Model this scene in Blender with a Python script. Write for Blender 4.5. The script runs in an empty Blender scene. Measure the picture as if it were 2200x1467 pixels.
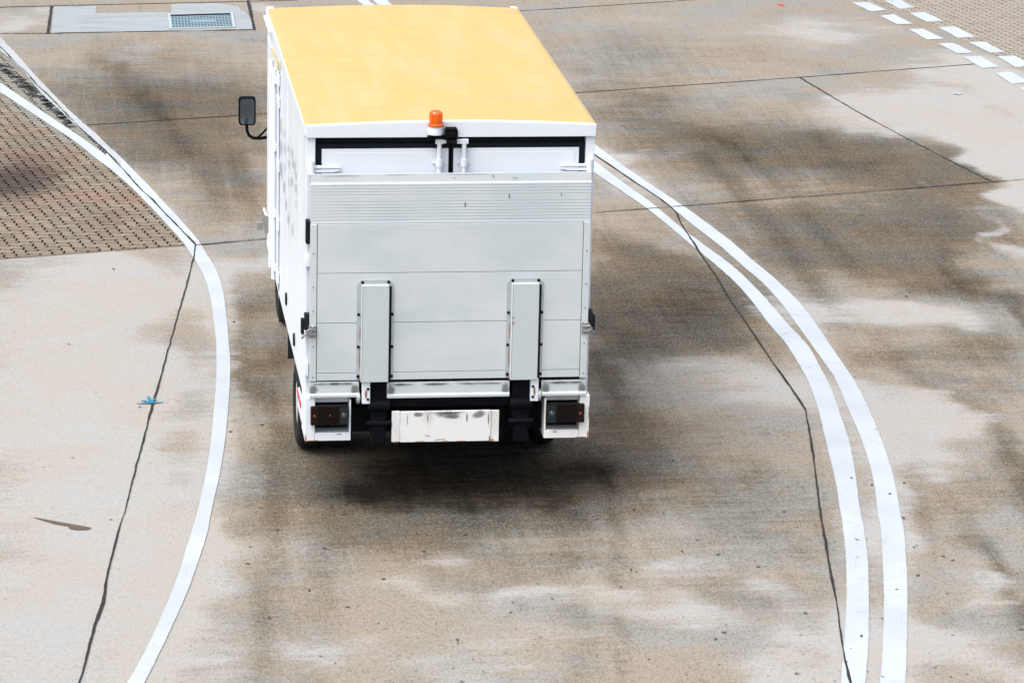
import bpy, bmesh, math, random, json
from mathutils import Vector, Matrix, noise
random.seed(7)
R = math.radians
scene = bpy.context.scene
COL = scene.collection

# ------------------------------------------------------------------ camera, world, sun, exposure
cam_d = bpy.data.cameras.new("camera"); cam = bpy.data.objects.new("camera", cam_d); COL.objects.link(cam)
cr = Vector((0.99158733, -0.12748753, 0.0223942)); cu = Vector((0.01425497, 0.27951199, 0.96003638)); cf = Vector((0.12865212, 0.95164068, -0.27897788))
M = Matrix(((cr.x, cu.x, -cf.x, -2.87034), (cr.y, cu.y, -cf.y, -24.77715), (cr.z, cu.z, -cf.z, 8.49622), (0, 0, 0, 1)))
cam.matrix_world = M
cam_d.sensor_width = 36; cam_d.lens = 7600.104 / 2200 * 36; cam_d.clip_start = .5; cam_d.clip_end = 3000
scene.camera = cam

SUN_EL, SUN_AZ = 66.0, 238.0        # azimuth clockwise from +y: behind and left of the truck
w = bpy.data.worlds.new("World"); scene.world = w; w.use_nodes = True
nt = w.node_tree; bg = nt.nodes["Background"]
sky = nt.nodes.new("ShaderNodeTexSky"); sky.sky_type = 'NISHITA'; sky.sun_disc = False
sky.sun_elevation = R(SUN_EL); sky.sun_rotation = R(SUN_AZ); sky.air_density = 1.0; sky.dust_density = 6.0; sky.ozone_density = 1.0
hs = nt.nodes.new('ShaderNodeHueSaturation'); hs.inputs['Saturation'].default_value = .45      # overcast: a paler sky
nt.links.new(sky.outputs[0], hs.inputs['Color']); nt.links.new(hs.outputs[0], bg.inputs[0]); bg.inputs[1].default_value = 0.15
sd = bpy.data.lights.new("sun", 'SUN'); sd.energy = 1.0; sd.angle = R(45); sd.color = (1, .96, .9)
so = bpy.data.objects.new("sun", sd); COL.objects.link(so)
a = R(SUN_AZ); e = R(SUN_EL)
sv = Vector((math.sin(a) * math.cos(e), math.cos(a) * math.cos(e), math.sin(e)))
so.rotation_euler = sv.to_track_quat('Z', 'Y').to_euler(); so.location = sv * 40
scene.view_settings.view_transform = 'Standard'; scene.view_settings.look = 'None'
scene.view_settings.exposure = 1.05; scene.view_settings.gamma = 1

# ground outlines surveyed in metres (x right, y along the truck)
D = json.loads('''{"left_main_a":[[-3.424,14.895],[-3.155,14.043],[-2.895,13.209],[-2.595,12.271],[-2.403,11.64],[-2.323,11.375],[-2.242,11.058],[-2.148,10.581],[-1.99,9.779],[-1.87,9.161],[-1.704,8.452],[-1.583,7.805],[-1.527,7.559]],
"left_main_b":[[-3.419,14.389],[-3.173,13.637],[-2.906,12.83],[-2.609,11.91],[-2.41,11.168],[-2.278,10.708],[-2.071,9.86],[-1.957,9.316],[-1.846,8.768],[-1.74,8.201],[-1.655,7.755],[-1.587,7.27]],
"left_curve_a":[[-2.363,10.978],[-2.278,10.708],[-2.071,9.86],[-1.957,9.316],[-1.846,8.768],[-1.74,8.201],[-1.655,7.755],[-1.587,7.27],[-1.527,6.749],[-1.488,6.244],[-1.472,5.538],[-1.482,4.892],[-1.489,4.327],[-1.515,3.701],[-1.55,3.06],[-1.602,2.345],[-1.668,1.487],[-1.719,0.912],[-1.778,0.383],[-1.838,-0.127],[-1.924,-0.737],[-2.038,-1.527],[-2.151,-2.163],[-2.284,-2.843],[-2.42,-3.421],[-2.568,-4.023],[-2.75,-4.752]],
"left_curve_b":[[-2.242,11.585],[-2.197,11.414],[-2.05,10.7],[-1.899,9.952],[-1.767,9.252],[-1.626,8.503],[-1.504,7.802],[-1.434,7.213],[-1.374,6.644],[-1.348,5.967],[-1.356,5.319],[-1.365,4.886],[-1.384,4.208],[-1.406,3.545],[-1.464,2.654],[-1.528,1.825],[-1.573,1.317],[-1.638,0.683],[-1.691,0.247],[-1.736,-0.133],[-1.788,-0.605],[-1.891,-1.289],[-2.009,-1.974],[-2.15,-2.681],[-2.31,-3.429],[-2.458,-4.032],[-2.644,-4.76]],
"left_main2_a":[[-3.424,14.895],[-3.155,14.043],[-2.895,13.209],[-2.595,12.271],[-2.403,11.64],[-2.242,11.058]],
"left_main2_b":[[-3.419,14.389],[-3.173,13.637],[-2.906,12.83],[-2.609,11.91],[-2.41,11.168],[-2.278,10.708]],
"left_upper_a":[[-3.451,17.524],[-3.228,16.388],[-3.051,15.41],[-2.838,14.326],[-2.647,13.388],[-2.517,12.819],[-2.393,12.31],[-2.242,11.585],[-2.137,11.054]],
"left_upper_b":[[-3.442,16.663],[-3.182,15.568],[-2.965,14.329],[-2.788,13.533],[-2.62,12.776],[-2.495,12.224],[-2.306,11.545],[-2.242,11.058],[-2.165,10.663]],
"crack_left":[[-3.798,18.395],[-3.444,16.91],[-3.269,16.042],[-3.117,15.361],[-3.017,14.776],[-2.913,14.328],[-2.83,13.926],[-2.738,13.484],[-2.65,13.017],[-2.541,12.492],[-2.466,12.179],[-2.297,11.459],[-2.171,10.827],[-1.993,9.857],[-1.878,9.351],[-1.8,8.934],[-1.672,8.306],[-1.526,7.576]],
"tar_left":[[-3.435,15.939],[-3.275,15.313],[-3.105,14.579],[-2.965,14.086],[-2.831,13.581],[-2.71,13.065],[-2.634,12.675]],
"joint_left":[[-1.527,7.559],[-1.572,7.017],[-1.697,5.89],[-1.819,4.835],[-1.971,3.494],[-2.037,2.904],[-2.082,2.548],[-2.203,1.424],[-2.268,0.844],[-2.367,-0.094],[-2.421,-0.534],[-2.517,-1.41],[-2.551,-1.91],[-2.623,-2.458],[-2.729,-3.415],[-2.8,-4.083]],
"joint_mid":[[-2.519,12.694],[-0.525,13.213],[3.081,14.205],[5.822,14.982],[6.914,15.326],[8.14,15.704]],
"joint_near":[[-1.527,7.559],[-0.88,7.758],[2.43,8.657],[3.231,8.852],[4.026,9.07],[5.035,9.324],[6.753,9.781],[7.66,10.014]],
"joint_far":[[-4.042,19.206],[-3.47,19.383],[-2.891,19.469],[-0.362,19.754],[0.297,19.843]],
"joint_far_right":[[2.646,18.943],[3.047,19.061],[4.716,19.575],[5.491,19.823],[6.148,20.044]],
"drain_near_edge":[[-3.785,17.643],[-3.453,17.723],[-2.867,17.714],[-2.11,17.789],[-0.363,17.907]],
"paver_edge":[[-5.009,6.677],[-3.345,7.145],[-1.641,7.564]],
"joint_right":[[2.289,13.856],[2.805,11.187],[3.018,10.056],[3.235,8.871],[3.223,8.162],[3.211,7.236],[3.205,6.247],[3.191,5.455],[3.186,4.616],[3.181,3.453],[3.185,2.789],[3.18,2.114],[3.147,1.914],[3.059,1.318],[2.899,0.374],[2.766,-0.395],[2.629,-1.272],[2.512,-2.029],[2.417,-2.629],[2.328,-3.149],[2.243,-3.755],[2.144,-4.523]],
"joint_diagonal":[[5.822,14.982],[6.114,13.031],[6.462,11.199],[6.772,9.76]],
"right_outer_a":[[1.446,19.863],[1.458,19.61],[2.88,11.684],[3.078,10.43],[3.314,9.194],[3.459,8.374],[3.584,7.536],[3.657,6.838],[3.747,6.068],[3.803,5.239],[3.802,4.556],[3.781,3.687],[3.762,2.904],[3.71,2.154],[3.641,1.441],[3.576,0.896],[3.484,0.248],[3.366,-0.433],[3.3,-0.817],[3.186,-1.368],[3.042,-2.018],[2.863,-2.758],[2.597,-3.821],[2.309,-4.838]],
"right_outer_b":[[1.254,19.865],[1.279,19.611],[2.805,11.187],[3.018,10.056],[3.23,8.871],[3.337,8.103],[3.449,7.33],[3.533,6.54],[3.605,5.881],[3.63,5.155],[3.626,4.564],[3.623,3.773],[3.615,3.02],[3.548,2.234],[3.478,1.451],[3.404,0.812],[3.312,0.192],[3.195,-0.422],[3.131,-0.807],[2.988,-1.484],[2.817,-2.255],[2.643,-2.981],[2.431,-3.809],[2.152,-4.826]],
"right_inner_a":[[1.195,19.865],[1.217,19.644],[2.765,10.921],[2.907,9.999],[3.064,9.087],[3.182,8.164],[3.291,7.442],[3.409,6.747],[3.483,6.08],[3.527,5.299],[3.554,4.568],[3.588,3.93],[3.56,3.323],[3.516,2.665],[3.431,1.898],[3.36,1.294],[3.234,0.505],[3.09,-0.276],[3.007,-0.799],[2.882,-1.477],[2.714,-2.248],[2.546,-2.974],[2.335,-3.802],[2.062,-4.819]],
"right_inner_b":[[1.033,19.867],[1.074,19.645],[2.684,10.381],[2.84,9.573],[2.989,8.804],[3.122,7.831],[3.197,7.236],[3.29,6.551],[3.354,5.892],[3.378,5.213],[3.384,4.576],[3.409,3.977],[3.385,3.216],[3.336,2.53],[3.244,1.803],[3.129,0.981],[3.026,0.243],[2.939,-0.267],[2.853,-0.789],[2.723,-1.466],[2.611,-1.989],[2.47,-2.605],[2.174,-3.791],[1.902,-4.808]],
"dash_near":[[[7.47,19.598],[7.701,19.624],[7.809,19.077],[7.584,18.964]],[[7.64,18.68],[7.841,18.786],[7.938,18.151],[7.727,18.1]],[[7.804,17.799],[7.991,17.85],[8.099,17.207],[7.876,17.138]],[[7.956,16.892],[8.162,16.943],[8.256,16.349],[8.048,16.283]],[[8.064,16.1],[8.294,16.14],[8.354,15.496],[8.133,15.434]],[[8.215,15.165],[8.426,15.214],[8.488,14.635],[8.252,14.537]],[[8.288,14.331],[8.507,14.377],[8.555,13.72],[8.328,13.652]]],
"dash_far":[[[7.935,19.712],[8.162,19.765],[8.222,19.242],[8.005,19.144]],[[8.065,18.846],[8.286,18.936],[8.375,18.348],[8.145,18.26]],[[8.213,17.927],[8.437,17.984],[8.53,17.331],[8.292,17.247]],[[8.362,16.965],[8.573,17.011],[8.654,16.384],[8.462,16.317]],[[8.49,16.117],[8.721,16.159],[8.798,15.555],[8.552,15.492]]],
"drain_patch":[[-2.839,17.771],[-2.798,19.437],[-2.277,19.462],[-2.282,18.988],[-1.338,19.052],[-1.325,19.576],[-0.752,19.633],[-0.608,19.569],[-0.493,19.412],[-0.395,18.858],[-0.373,18.527],[-0.371,17.965],[-0.75,17.913],[-1.489,17.837]],
"drain_left":[[-2.827,19.468],[-2.878,17.686]],
"drain_right":[[-0.341,19.817],[-0.371,17.878]],
"grate":[[-1.392,18.84],[-0.58,18.982],[-0.596,18.027],[-1.406,17.952]],
"blue_mark":[[-2.103,2.587]],
"red_mark":[[6.5,19.429]],
"teal_mark":[[7.463,14.022]],
"rust_mark":[[-3.036,-0.166],[-2.936,-0.224],[-2.835,-0.293],[-2.735,-0.35],[-2.652,-0.397],[-2.609,-0.43],[-2.636,-0.479],[-2.72,-0.484],[-2.776,-0.45],[-2.786,-0.388],[-2.886,-0.331],[-2.952,-0.254]],
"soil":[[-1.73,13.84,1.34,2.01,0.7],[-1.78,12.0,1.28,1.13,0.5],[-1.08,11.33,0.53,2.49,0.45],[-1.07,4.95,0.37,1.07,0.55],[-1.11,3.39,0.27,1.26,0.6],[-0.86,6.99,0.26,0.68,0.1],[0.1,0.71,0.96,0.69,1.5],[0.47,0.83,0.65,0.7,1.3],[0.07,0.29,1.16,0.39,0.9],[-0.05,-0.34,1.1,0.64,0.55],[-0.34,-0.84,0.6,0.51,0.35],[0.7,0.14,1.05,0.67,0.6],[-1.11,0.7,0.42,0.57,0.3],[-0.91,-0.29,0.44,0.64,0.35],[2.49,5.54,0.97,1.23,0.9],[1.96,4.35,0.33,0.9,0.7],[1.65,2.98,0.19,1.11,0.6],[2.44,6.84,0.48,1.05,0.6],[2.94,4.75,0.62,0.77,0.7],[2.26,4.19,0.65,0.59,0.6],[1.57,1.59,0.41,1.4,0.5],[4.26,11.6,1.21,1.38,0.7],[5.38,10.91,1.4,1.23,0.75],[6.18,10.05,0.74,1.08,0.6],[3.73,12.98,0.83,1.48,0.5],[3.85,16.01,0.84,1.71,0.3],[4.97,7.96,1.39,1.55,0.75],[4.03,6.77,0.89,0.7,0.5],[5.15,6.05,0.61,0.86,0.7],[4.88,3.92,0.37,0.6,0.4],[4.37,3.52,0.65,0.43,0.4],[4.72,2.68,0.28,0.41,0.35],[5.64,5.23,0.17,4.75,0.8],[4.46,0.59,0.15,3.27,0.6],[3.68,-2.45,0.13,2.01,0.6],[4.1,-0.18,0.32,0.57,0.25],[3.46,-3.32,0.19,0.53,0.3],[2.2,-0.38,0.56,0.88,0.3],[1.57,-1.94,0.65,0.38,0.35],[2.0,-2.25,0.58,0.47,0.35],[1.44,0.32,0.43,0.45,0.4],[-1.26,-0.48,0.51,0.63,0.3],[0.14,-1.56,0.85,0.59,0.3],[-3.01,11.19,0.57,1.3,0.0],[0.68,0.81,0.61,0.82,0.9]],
"pale":[[1.59,-0.86,0.68,0.63,0.3],[2.14,-2.35,0.48,0.86,0.35],[0.08,-3.34,1.22,0.51,0.35],[-1.12,-3.0,0.46,0.6,0.3],[4.41,0.59,0.11,0.72,0.0],[3.61,17.41,0.69,1.82,0.25],[-1.96,6.38,0.51,0.99,0.5],[-2.17,-0.62,0.4,2.18,0.4],[-2.74,3.48,1.0,3.92,0.8],[-2.77,-1.08,0.92,3.52,0.75],[-1.95,0.97,0.28,3.87,0.35],[-2.3,5.92,0.83,0.96,0.8],[-1.84,-2.08,0.38,1.53,0.25],[4.54,5.13,0.68,0.56,0.7],[4.85,4.65,0.46,0.62,0.6],[4.17,2.06,0.54,0.8,0.8],[3.84,0.86,0.48,0.73,0.6],[2.76,2.52,0.58,0.81,0.6],[2.52,3.34,0.47,0.42,0.4],[3.46,-1.68,0.3,0.92,0.5],[3.51,-2.53,0.19,0.28,0.6],[0.87,-2.17,1.13,0.47,0.5],[-0.36,-1.62,0.59,0.38,0.5],[1.81,-3.21,0.62,0.53,0.6],[3.01,-3.46,0.62,0.43,0.7],[-0.33,-2.89,0.93,0.71,0.35],[6.56,13.14,1.06,1.39,0.7],[7.37,11.72,0.46,2.19,1.1],[8.21,14.08,0.44,2.18,0.9],[7.0,9.61,0.24,2.65,0.9],[6.25,6.85,0.11,2.87,0.5],[6.57,17.66,1.18,1.39,0.55],[7.71,15.12,0.9,0.83,0.6],[4.37,18.58,1.31,0.94,0.3],[-3.18,18.53,0.68,0.75,0.55],[-0.12,18.95,0.29,1.25,0.4],[-1.09,6.83,0.39,0.5,0.5],[3.02,10.78,0.44,0.87,0.4],[3.38,7.14,0.27,0.35,0.0],[-1.15,19.26,1.76,0.31,0.3]],
"tracks":[[[[-2.36,16.4],[-2.01,14.83],[-1.61,12.67],[-1.28,10.11],[-1.21,8.58]],0.17,0.28],[[[-2.09,16.12],[-1.73,13.84],[-1.37,11.34]],0.06,0.3],[[[-0.97,3.93],[-1.2,0.93],[-1.58,-3.52]],0.12,0.3],[[[1.43,1.23],[0.95,-2.17],[0.69,-3.95]],0.05,0.35],[[[0.95,-0.3],[0.41,-3.93]],0.1,0.2],[[[-0.82,-0.09],[-1.01,-1.67],[-1.3,-3.81]],0.14,0.25],[[[3.93,11.17],[4.07,9.32],[4.12,6.77],[3.99,4.55]],0.12,0.35],[[[4.35,11.82],[4.55,9.3],[4.54,6.08]],0.08,0.25],[[[3.75,2.08],[3.66,0.41],[3.38,-1.48]],0.06,0.3],[[[-0.98,11.33],[-0.86,8.38]],0.1,0.3]]}''')

# ------------------------------------------------------------------ materials
class NT:
    def __init__(s, name):
        s.m = bpy.data.materials.new(name); s.m.use_nodes = True; s.t = s.m.node_tree
        s.b = s.t.nodes['Principled BSDF']
    def n(s, typ, **kw):
        q = s.t.nodes.new(typ)
        for k, v in kw.items():
            if k.startswith('_'): setattr(q, k[1:], v)
            else:
                k2 = int(k[1:]) if k[0] == 'i' and k[1:].isdigit() else k.replace('_', ' ')
                if isinstance(v, bpy.types.NodeSocket): s.t.links.new(v, q.inputs[k2])
                else: q.inputs[k2].default_value = v
        return q
    def noise(s, vec, scale, detail=4, rough=.55, dist=0.0):
        return s.n('ShaderNodeTexNoise', Vector=vec, Scale=scale, Detail=detail, Roughness=rough, Distortion=dist).outputs['Fac']
    def math(s, op, a, b=0.0, c=0.0, clamp=False):
        q = s.n('ShaderNodeMath', _operation=op, i0=a, i1=b); q.use_clamp = clamp
        if op in ('MULTIPLY_ADD',):
            if isinstance(c, bpy.types.NodeSocket): s.t.links.new(c, q.inputs[2])
            else: q.inputs[2].default_value = c
        return q.outputs[0]
    def ramp(s, v, a, b, lo=0.0, hi=1.0, smooth=True):
        q = s.n('ShaderNodeMapRange', Value=v, From_Min=a, From_Max=b, To_Min=lo, To_Max=hi)
        if smooth: q.interpolation_type = 'SMOOTHSTEP'
        return q.outputs[0]
    def mix(s, f, a, b, blend='MIX'):
        q = s.t.nodes.new('ShaderNodeMix'); q.data_type = 'RGBA'; q.blend_type = blend
        for sock, v in ((q.inputs[0], f), (q.inputs[6], a), (q.inputs[7], b)):
            if isinstance(v, bpy.types.NodeSocket): s.t.links.new(v, sock)
            else: sock.default_value = v if not isinstance(v, tuple) else (v + (1,) if len(v) == 3 else v)
        return q.outputs[2]
    def coord(s, out='Object'): return s.n('ShaderNodeTexCoord').outputs[out]
    def map(s, vec, sc=(1, 1, 1), rot=(0, 0, 0)): return s.n('ShaderNodeMapping', Vector=vec, Scale=sc, Rotation=rot).outputs[0]
    def attr(s, name): return s.n('ShaderNodeAttribute', _attribute_name=name).outputs['Fac']
    def set(s, **kw):
        for k, v in kw.items():
            k = k.replace('_', ' ')
            if isinstance(v, bpy.types.NodeSocket): s.t.links.new(v, s.b.inputs[k])
            else: s.b.inputs[k].default_value = v if not (isinstance(v, tuple) and len(v) == 3) else v + (1,)
        return s
    def bump(s, h, strength=.3, dist=.01):
        q = s.n('ShaderNodeBump', Strength=strength, Distance=dist, Height=h); s.t.links.new(q.outputs[0], s.b.inputs['Normal'])

def simple(name, col, rough=.5, metal=0.0, var=.12, scale=6, bumpv=0.0, dirt=None, dirt_amt=.3, stretch=(1, 1, 1), spec=.5):
    s = NT(name); v = s.map(s.coord(), stretch)
    f = s.noise(v, scale, 5); f2 = s.noise(v, scale * 7, 3)
    d = dirt or tuple(c * .5 for c in col)
    c = s.mix(s.math('MULTIPLY', s.ramp(f, .45, .75), dirt_amt), col, d)
    c = s.mix(s.math('MULTIPLY', f2, var), c, tuple(x * .6 for x in col))
    s.set(Base_Color=c, Roughness=s.ramp(f, .3, .7, max(rough - .08, .02), min(rough + .12, 1)), Metallic=metal, Specular_IOR_Level=spec)
    if bumpv: s.bump(f2, bumpv, .004)
    return s.m

MT = {}
MT['white'] = simple('white_paint', (.66, .715, .775), .38, var=.05, scale=2.2, dirt=(.58, .6, .62), dirt_amt=.35, stretch=(1, 1, .35))
MT['white_worn'] = simple('worn_white_paint', (.72, .73, .73), .5, var=.15, scale=5, dirt=(.36, .33, .28), dirt_amt=.7, bumpv=.1, stretch=(1, 1, .5))
MT['black'] = simple('black_steel', (.004, .005, .007), .6, spec=.05, var=.3, scale=5, dirt=(.012, .012, .011), dirt_amt=.6)
MT['rubber'] = simple('black_rubber', (.012, .013, .015), .75, spec=.2, var=.3, scale=9, dirt=(.05, .048, .044), dirt_amt=.5, bumpv=.2)
MT['seal'] = simple('door_rubber', (.005, .010, .014), .5, spec=.12, var=.2, scale=12)
MT['galv'] = simple('galvanised_steel', (.42, .47, .49), .42, .35, var=.2, scale=7, dirt=(.3, .33, .33), dirt_amt=.5, bumpv=.05)
MT['rust'] = simple('rust', (.2, .07, .02), .85, var=.5, scale=40, dirt=(.08, .03, .01))
MT['glassy'] = simple('dark_glass', (.015, .02, .025), .06, var=.05)
MT['chrome'] = simple('mirror_glass', (.09, .10, .105), .05, .9, var=.02, dirt_amt=0)
MT['grey'] = simple('grey_cast_metal', (.3, .31, .31), .5, .5, var=.3, scale=20)
MT['redl'] = simple('red_lens', (.003, .0006, .0006), .3, spec=.2, var=.2, scale=20)
MT['ambl'] = simple('amber_lens_dark', (.012, .003, .0015), .22, spec=.2, var=.2, scale=20)
MT['clearl'] = simple('clear_lens', (.014, .022, .026), .2, spec=.2, var=.4, scale=60)
MT['redr'] = simple('red_reflector', (.55, .03, .06), .3)

def m_alu():
    s = NT('brushed_aluminium'); co = s.coord()
    br = s.noise(s.map(co, (.35, 1, 22)), 9, 6, .6); big = s.noise(s.map(co, (.8, 1, 1.1)), 1.7, 3)
    sp = s.noise(s.map(co, (1, 1, .25)), 14, 5, .7)
    c = s.mix(s.ramp(big, .35, .65), (.53, .60, .635), (.61, .665, .695))
    c = s.mix(s.math('MULTIPLY', s.ramp(br, .4, .7), .25), c, (.42, .45, .46))
    c = s.mix(s.math('MULTIPLY', s.ramp(sp, .62, .8), .45), c, (.36, .36, .33))
    vo = s.n('ShaderNodeTexVoronoi', Vector=co, Scale=9.0); dots = s.ramp(vo.outputs['Distance'], .03, .05, 1, 0)
    gate = s.ramp(s.noise(co, 5.3, 2), .6, .62)
    c = s.mix(s.math('MULTIPLY', dots, gate), c, (.2, .19, .17))
    s.set(Base_Color=c, Metallic=.3, Roughness=s.ramp(br, .3, .7, .38, .55)); s.bump(br, .06, .002)
    return s.m
MT['alu'] = m_alu()

def m_roof():
    s = NT('yellow_tarpaulin'); co = s.coord()
    wr = s.noise(s.map(co, (.8, 3, 1), (0, 0, R(4))), 1.1, 1, .4, .4)
    fi = s.noise(s.map(co, (1, 2.2, 1)), 2.0, 3)
    st = s.noise(s.map(co, (3.5, .5, 1)), 1.6, 4)
    c = s.mix(s.ramp(st, .4, .75), (.43, .285, .085), (.43, .31, .13))
    c = s.mix(s.math('MULTIPLY', s.ramp(fi, .55, .8), .22), c, (.44, .26, .05))
    s.set(Base_Color=c, Roughness=s.ramp(fi, .3, .7, .36, .5), Specular_IOR_Level=.6)
    h = s.math('ADD', s.math('MULTIPLY', s.ramp(wr, .52, .68), .8), s.math('MULTIPLY', fi, .3))
    s.bump(h, .3, .02)
    return s.m
MT['roof'] = m_roof()

def m_ground():
    s = NT('worn_concrete'); co = s.coord()
    soil_shade = s.attr('soil'); pale = s.attr('pale')  # stains, plus painted under-truck shade and a window-reflection band at right
    cen = lambda v, k: s.math('MULTIPLY', s.math('SUBTRACT', v, .5), k)
    n1 = s.noise(co, .9, 9, .68, .4); n2 = s.noise(s.map(co, (.55, 1.5, 1), (0, 0, R(10))), 3.0, 8, .72, .3)
    n3 = s.noise(s.map(co, (1, .8, 1)), 13, 8, .8); n4 = s.noise(s.map(co, (1, .42, 1), (0, 0, R(8))), 58, 6, .9)
    n6 = s.noise(s.map(co, (1, .6, 1), (0, 0, R(-9))), 24, 7, .85)
    hue = s.noise(s.map(co, (.7, 1, 1)), .9, 7, .7)
    base = s.mix(s.ramp(hue, .42, .60), (.210, .182, .148), (.188, .187, .176))
    mid = s.mix(s.ramp(hue, .42, .60), (.108, .084, .057), (.088, .083, .070))
    dark = s.mix(s.ramp(hue, .40, .60), (.034, .025, .015), (.030, .028, .022))
    pal = s.mix(s.ramp(n1, .4, .62), (.270, .254, .232), (.262, .265, .262))
    tr = s.noise(s.map(co, (5.5, .30, 1), (0, 0, R(-3))), 1.6, 7, .7, .2)          # tyre tracks along the lane
    br = s.noise(s.map(co, (.30, 7, 1), (0, 0, R(11.5))), 2.6, 7, .75)              # broom finish across the slabs
    f = s.math('ADD', soil_shade, cen(n1, .75)); f = s.math('ADD', f, cen(n2, .55)); f = s.math('ADD', f, cen(n3, .6))
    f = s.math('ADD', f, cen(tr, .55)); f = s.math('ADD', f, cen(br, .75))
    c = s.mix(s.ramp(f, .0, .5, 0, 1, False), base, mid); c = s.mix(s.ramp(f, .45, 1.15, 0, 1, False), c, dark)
    c = s.mix(s.ramp(f, 1.05, 1.5), c, (.006, .005, .004))                       # near-black step, deepens the painted shade under the truck's rear
    p = s.math('ADD', pale, cen(n1, .7)); p = s.math('ADD', p, cen(n2, .7)); p = s.math('ADD', p, cen(n3, .35)); p = s.math('ADD', p, cen(br, .5))
    c = s.mix(s.ramp(p, .22, .62), c, pal)  # pale strip along the right edge is a painted window reflection
    keep = s.math('MULTIPLY_ADD', s.ramp(p, .2, .9), -.55, 1.0)
    g = s.math('ADD', s.ramp(n4, .36, .64, -.5, .5, False), cen(n6, 1.3)); g = s.math('MULTIPLY', g, keep)
    c = s.mix(s.math('MULTIPLY', s.math('MAXIMUM', g, 0.0), 1.15, clamp=True), c, (.022, .016, .011))
    c = s.mix(s.math('MULTIPLY', s.math('MAXIMUM', s.math('MULTIPLY', g, -1.0), 0.0), s.ramp(f, .75, 1.4, .75, .08), clamp=True), c, (.30, .285, .26))
    # pits and spots of different sizes
    for sc, r0, th, am in ((3.1, .05, .50, .8), (7.0, .09, .53, .65), (15.0, .16, .55, .55)):
        vo = s.n('ShaderNodeTexVoronoi', Vector=s.map(co, (1, .9, 1), (0, 0, sc)), Scale=sc)
        wob = s.math('ADD', vo.outputs['Distance'], cen(n3, .12))
        pit = s.math('MULTIPLY', s.ramp(wob, r0 * .6, r0, 1, 0), s.ramp(s.noise(co, 1.1 + sc * .2, 4), th, th + .07))
        c = s.mix(s.math('MULTIPLY', pit, s.math('MULTIPLY', am, keep)), c, (.035, .027, .02))
    s.set(Base_Color=c, Roughness=.95, Specular_IOR_Level=.08)
    s.bump(n3, .2, .006)
    return s.m
MT['ground'] = m_ground()

def m_paver():
    s = NT('interlocking_pavers'); co = s.coord()
    t = s.attr('tint'); n1 = s.noise(co, 1.2, 5, .6); n2 = s.noise(co, 60, 3, .8); st = s.attr('stain'); gr = s.attr('grey')
    c = s.mix(t, (.140, .113, .083), (.198, .165, .126))
    c = s.mix(s.math('MULTIPLY', s.ramp(n1, .46, .64), .6), c, (.20, .115, .085))
    c = s.mix(s.math('MULTIPLY', gr, .75), c, (.17, .18, .165))
    c = s.mix(s.math('MULTIPLY', s.ramp(s.math('ADD', st, s.math('MULTIPLY', s.math('SUBTRACT', n1, .5), .5)), .1, .9), .9), c, (.03, .022, .020))
    c = s.mix(s.math('MULTIPLY', s.ramp(n2, .35, .7), .35), c, (.06, .045, .035))
    s.set(Base_Color=c, Roughness=.85, Specular_IOR_Level=.2); s.bump(n2, .3, .003)
    return s.m
MT['paver'] = m_paver()
MT['paver_pale'] = simple('pale_pavers', (.235, .215, .185), .9, var=.25, scale=4, dirt=(.17, .145, .115), dirt_amt=.8, spec=.1)
MT['bed_pale'] = simple('sandy_bedding', (.085, .072, .058), .95, var=.4, scale=8, spec=.0)
MT['joint'] = simple('bitumen_joint', (.006, .006, .006), .9, var=.4, scale=30, dirt=(.02, .018, .016))
MT['bed'] = simple('paver_bedding', (.003, .0025, .002), .95, var=.4, scale=30, spec=0.0)
MT['patch'] = simple('smooth_grey_mortar', (.215, .245, .262), .8, var=.2, scale=3, dirt=(.16, .175, .18), dirt_amt=.7, stretch=(.5, 1.5, 1))

def m_paint(name, col, wear, lo=0.0):
    s = NT(name); co = s.coord(); uv = s.coord('UV')
    n1 = s.noise(co, 7, 6, .7); n2 = s.noise(co, 60, 3, .7); n3 = s.noise(co, 1.3, 3)
    sep = s.n('ShaderNodeSeparateXYZ', Vector=uv).outputs[1]
    edge = s.ramp(s.math('ABSOLUTE', s.math('SUBTRACT', sep, .5)), .40, .5)           # 1 at the edges of the stripe
    k = s.math('ADD', s.math('MULTIPLY', s.math('SUBTRACT', n1, .5), 1.0), s.math('MULTIPLY', s.math('SUBTRACT', n2, .5), .5))
    k = s.math('ADD', k, s.math('MULTIPLY', edge, .30))
    hole = s.ramp(k, .50 - wear, .56 - wear)
    ck = s.n('ShaderNodeTexVoronoi', _feature='DISTANCE_TO_EDGE', Vector=s.map(co, (1, .6, 1)), Scale=5.5).outputs['Distance']
    c = s.mix(s.math('MULTIPLY', s.ramp(n3, .35, .65), .6), col, tuple(x * .84 for x in col))
    c = s.mix(s.math('MULTIPLY', s.ramp(s.math('ADD', ck, s.math('MULTIPLY', n2, .02)), .008, .022, 1, 0), s.math('MULTIPLY', s.ramp(s.noise(co, 1.9, 3), .5, .6), .55)), c, (.12, .12, .12))
    c = s.mix(s.math('MULTIPLY', s.ramp(k, .08 - wear, .45 - wear), .45), c, (.25, .25, .25))
    s.set(Base_Color=c, Roughness=.7, Specular_IOR_Level=.3); s.bump(n2, .15, .002)
    tr = s.n('ShaderNodeBsdfTransparent'); mx = s.t.nodes.new('ShaderNodeMixShader')
    s.t.links.new(hole, mx.inputs[0]); s.t.links.new(s.b.outputs[0], mx.inputs[1]); s.t.links.new(tr.outputs[0], mx.inputs[2])
    s.t.links.new(mx.outputs[0], s.t.nodes['Material Output'].inputs[0])
    return s.m
MT['paint'] = m_paint('white_road_paint', (.335, .37, .412), 0.0)
MT['paint_worn'] = m_paint('worn_white_road_paint', (.31, .34, .365), .30)

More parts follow.
